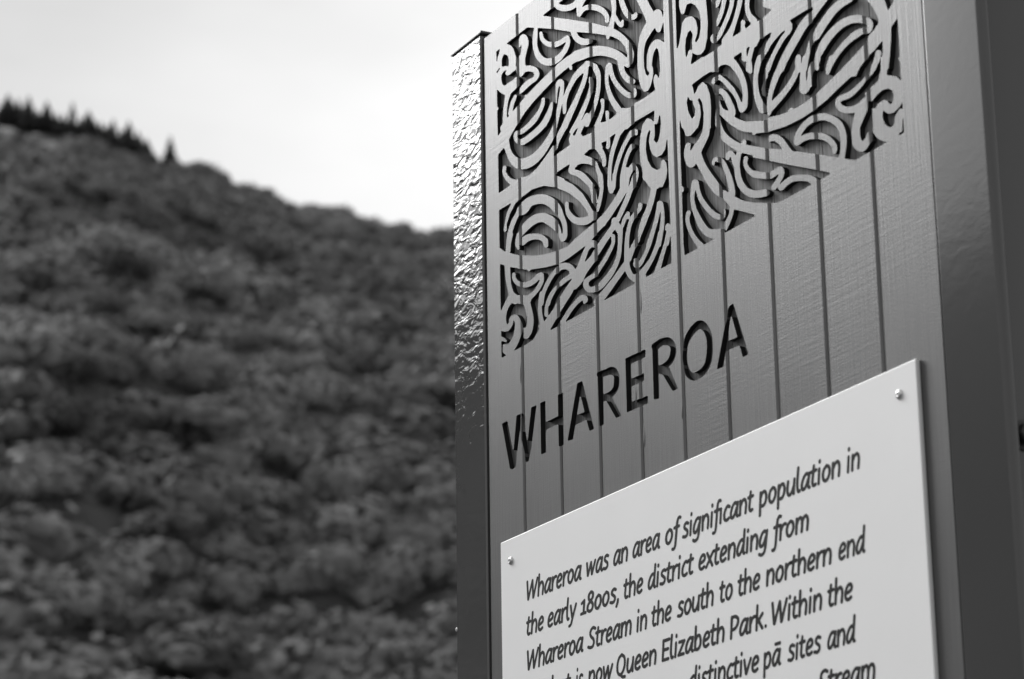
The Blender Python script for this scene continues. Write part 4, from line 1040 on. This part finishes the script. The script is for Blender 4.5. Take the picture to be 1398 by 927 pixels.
for aa, rr, s in pts:
    P = hill_p(aa, rr); x, y, z = project(P)
    if (-30 < x < 90 and 165 < y < (208 if x < 30 else 222)) and rnd.random() < 0.93: continue       # the pale bare patches below the pines
    scat.append((s / z, P, s, x, y))
vis = [q for q in scat if -20 < q[3] < 620 and 0 < q[4] < 960]
vis.sort(key=lambda q: -q[0]); big = vis[:290]; bigset = set(id(q) for q in big)
GL = "bushes on the dark hillside"
LAB = "rounded grey bush in the unbroken scrub that covers the hillside behind the sign"
for q in big:
    o = bpy.data.objects.new("bush", crowns[rnd.randrange(6)]); COL.objects.link(o)
    o.location = q[1] - Vector((0, 0, q[2] * .12)); s = q[2] * .62
    o.scale = (s * rnd.uniform(.8, 1.3), s * rnd.uniform(.8, 1.3), s * rnd.uniform(.55, .95)); o.rotation_euler = (0, 0, rnd.uniform(0, 6.28))
    tag(o, LAB, "bush", GL)
rest = [q for q in scat if id(q) not in bigset]
# the remaining scrub: one mass, crowns set out on the vertices of a point mesh by geometry nodes
me = bpy.data.meshes.new("hillside_scrub")
me.from_pydata([tuple(q[1] - Vector((0, 0, q[2] * .12))) for q in rest], [], []); me.update()
at = me.attributes.new("size", 'FLOAT', 'POINT'); at.data.foreach_set('value', [q[2] * .62 for q in rest])
at = me.attributes.new("turn", 'FLOAT', 'POINT'); at.data.foreach_set('value', [rnd.uniform(0, 6.28) for q in rest])
scrub = link("hillside_scrub", me); tag(scrub, "dense grey native scrub covering the whole hillside behind the sign", "scrub", kind='stuff')
ng = bpy.data.node_groups.new("scrub", 'GeometryNodeTree')
ng.interface.new_socket("Geometry", in_out='INPUT', socket_type='NodeSocketGeometry')
ng.interface.new_socket("Geometry", in_out='OUTPUT', socket_type='NodeSocketGeometry')
gi = ng.nodes.new('NodeGroupInput'); go = ng.nodes.new('NodeGroupOutput'); jn = ng.nodes.new('GeometryNodeJoinGeometry')
idx = ng.nodes.new('GeometryNodeInputIndex'); sz = ng.nodes.new('GeometryNodeInputNamedAttribute'); sz.data_type = 'FLOAT'; sz.inputs[0].default_value = "size"
tn = ng.nodes.new('GeometryNodeInputNamedAttribute'); tn.data_type = 'FLOAT'; tn.inputs[0].default_value = "turn"
cb = ng.nodes.new('ShaderNodeCombineXYZ'); ng.links.new(tn.outputs[0], cb.inputs[2])
cs = ng.nodes.new('ShaderNodeCombineXYZ'); ms = ng.nodes.new('ShaderNodeMath'); ms.operation = 'MULTIPLY'; ms.inputs[1].default_value = 0.8
ng.links.new(sz.outputs[0], cs.inputs[0]); ng.links.new(sz.outputs[0], cs.inputs[1]); ng.links.new(sz.outputs[0], ms.inputs[0]); ng.links.new(ms.outputs[0], cs.inputs[2])
cc = bpy.data.collections.new("crown sources")        # never linked to the scene: only sources for the instances
cobs = []
for i, cme in enumerate(crowns):
    co = bpy.data.objects.new("crown_source", cme); cc.objects.link(co); cobs.append(co)
ci = ng.nodes.new('GeometryNodeCollectionInfo'); ci.inputs['Collection'].default_value = cc
ci.inputs['Separate Children'].default_value = True; ci.inputs['Reset Children'].default_value = True
ip = ng.nodes.new('GeometryNodeInstanceOnPoints'); ip.inputs['Pick Instance'].default_value = True
ng.links.new(gi.outputs[0], ip.inputs['Points']); ng.links.new(ci.outputs[0], ip.inputs['Instance'])
md = ng.nodes.new('ShaderNodeMath'); md.operation = 'MODULO'; md.inputs[1].default_value = 6.0
ng.links.new(idx.outputs[0], md.inputs[0]); ng.links.new(md.outputs[0], ip.inputs['Instance Index'])
ng.links.new(cb.outputs[0], ip.inputs['Rotation']); ng.links.new(cs.outputs[0], ip.inputs['Scale'])
ng.links.new(ip.outputs[0], go.inputs[0])
gm = scrub.modifiers.new("scatter", 'NODES'); gm.node_group = ng

# pale rock showing through the scrub below the pines
def patch(px, py, w, h, label):
    d = ray(px, py); d = d / math.hypot(d[0], d[1]); a = math.atan2(d[1], d[0]) % (2 * math.pi); rr = 480.0
    while rr < 592 and CAM[2] + rr * d[2] > hill_h(a, rr): rr += 0.5
    c = Vector(CAM + d * (rr - 6.0))
    bm = bmesh.new(); bmesh.ops.create_icosphere(bm, subdivisions=4, radius=1.0)
    tang = Vector((-d[1], d[0], 0)); rad = Vector((d[0], d[1], 0))
    for v in bm.verts:
        q = v.co.copy(); k = 1 + .35 * noise.noise(q * 1.3 + Vector((px, 0, 0))) + .16 * noise.noise(q * 4 + Vector((px, 3, 0))) + .06 * noise.noise(q * 11)
        v.co = c + tang * q.x * w * k + rad * (q.y * 3.0 * k + q.z * 1.2) + Vector((0, 0, q.z * h * k))
        if q.z < 0: v.co.z += q.z * 5
    o = bm_obj("rock_outcrop", bm, None, (M_rock,))
    tag(o, label, "rock")
patch(6, 186, 3.4, 2.0, "pale bare bank at the left edge just under the ridge pines")
patch(48, 192, 1.8, 1.2, "small pale outcrop in the scrub between the bare bank and the brightest one")
patch(66, 204, 2.1, 1.5, "bright pale outcrop in the scrub below the third ridge pine")

# pines on the ridge
def pine(px, ytop, ybase, wpx, label):
    a, e = az_el(px, ybase); a %= 2 * math.pi; rr = 600.0 + rnd.uniform(-6, 4)
    base = hill_p(a, rr); k = rr / FPX * math.sqrt(1)
    ztop = CAM[2] + rr * math.tan(az_el(px, ytop - 4)[1]); h = ztop - base.z; wid = wpx * k * 1.6
    root = empty("pine_tree", base); tag(root, label, "tree", "pines along the ridge")
    bm = bmesh.new()
    bmesh.ops.create_cone(bm, segments=7, radius1=h * .03, radius2=h * .006, depth=h * .97, cap_ends=True, matrix=Matrix.Translation((0, 0, h * .485)))
    bm_obj("trunk", bm, root, (M_bark,))
    bm = bmesh.new(); tiers = 16
    for i in range(tiers):
        t = i / (tiers - 1); z = h * (.12 + .86 * t); rad = wid * (1 - t) ** .8 * rnd.uniform(.8, 1.15) + .12
        nb = 12
        for j in range(nb):
            an = 6.283 * (j + rnd.random() * .7) / nb; L = rad * rnd.uniform(.7, 1.15)
            d = Vector((math.cos(an), math.sin(an), 0)); s = Vector((-d.y, d.x, 0))
            p0 = Vector((0, 0, z)); tip = d * L + Vector((0, 0, z - L * .28))
            for q in range(5):
                f = (q + .6) / 5; c = p0.lerp(tip, f); w = L * .42 * (1.15 - f) + .25
                n1 = c + s * w + Vector((0, 0, rnd.uniform(-.3, .15))); n2 = c - s * w + Vector((0, 0, rnd.uniform(-.3, .15)))
                up = c + Vector((0, 0, .35)) - d * .25; dn = c + d * L * .22 - Vector((0, 0, .2))
                vv = [bm.verts.new(x) for x in (n1, up, n2, dn)]
                bm.faces.new((vv[0], vv[1], vv[3])); bm.faces.new((vv[1], vv[2], vv[3]))
    bm_obj("crown", bm, root, (M_pine,))
PINES = [
 (10, 133, 166, 17, "broad dark pine at the far left end of the ridge"),
 (24, 139, 167, 10, "short dark pine just right of the broad pine at the ridge's left end"),
 (38, 136, 169, 11, "tall pointed pine, third along the ridge from the left"),
 (50, 156, 170, 9, "low dark pine in the dip between the two tall pointed pines"),
 (63, 143, 173, 12, "pointed pine right of the dip, fifth along the ridge from the left"),
 (76, 160, 175, 9, "low pine filling the ridge right of the fifth pine"),
 (86, 161, 177, 8, "low pine beside the thin spire pine on its left"),
 (98, 145, 178, 6, "thin spire-like pine standing clear of its neighbours on the ridge"),
 (110, 166, 180, 9, "low pine in the gap right of the thin spire pine"),
 (120, 156, 184, 15, "broad cone-shaped pine right of the thin spire pine"),
 (137, 172, 188, 9, "low dark pine right of the broad cone-shaped pine"),
 (146, 175, 190, 8, "small pine pressed between a low pine and a slender one on the ridge"),
 (154, 168, 192, 7, "slender pine with a thin top, half way down the row of ridge pines"),
 (165, 182, 195, 9, "low pine in the notch left of the last tall pine of the row"),
 (175, 170, 199, 10, "tall pine at the right end of the close row on the ridge"),
 (188, 185, 204, 11, "stubby pine leaning on the right side of the last tall pine"),
 (200, 195, 209, 9, "lowest pine at the downhill end of the close row"),
 (232, 191, 214, 8, "lone pine on the open ridge well right of the row"),
]
for p in PINES: pine(*p)
scene.render.engine = 'CYCLES'
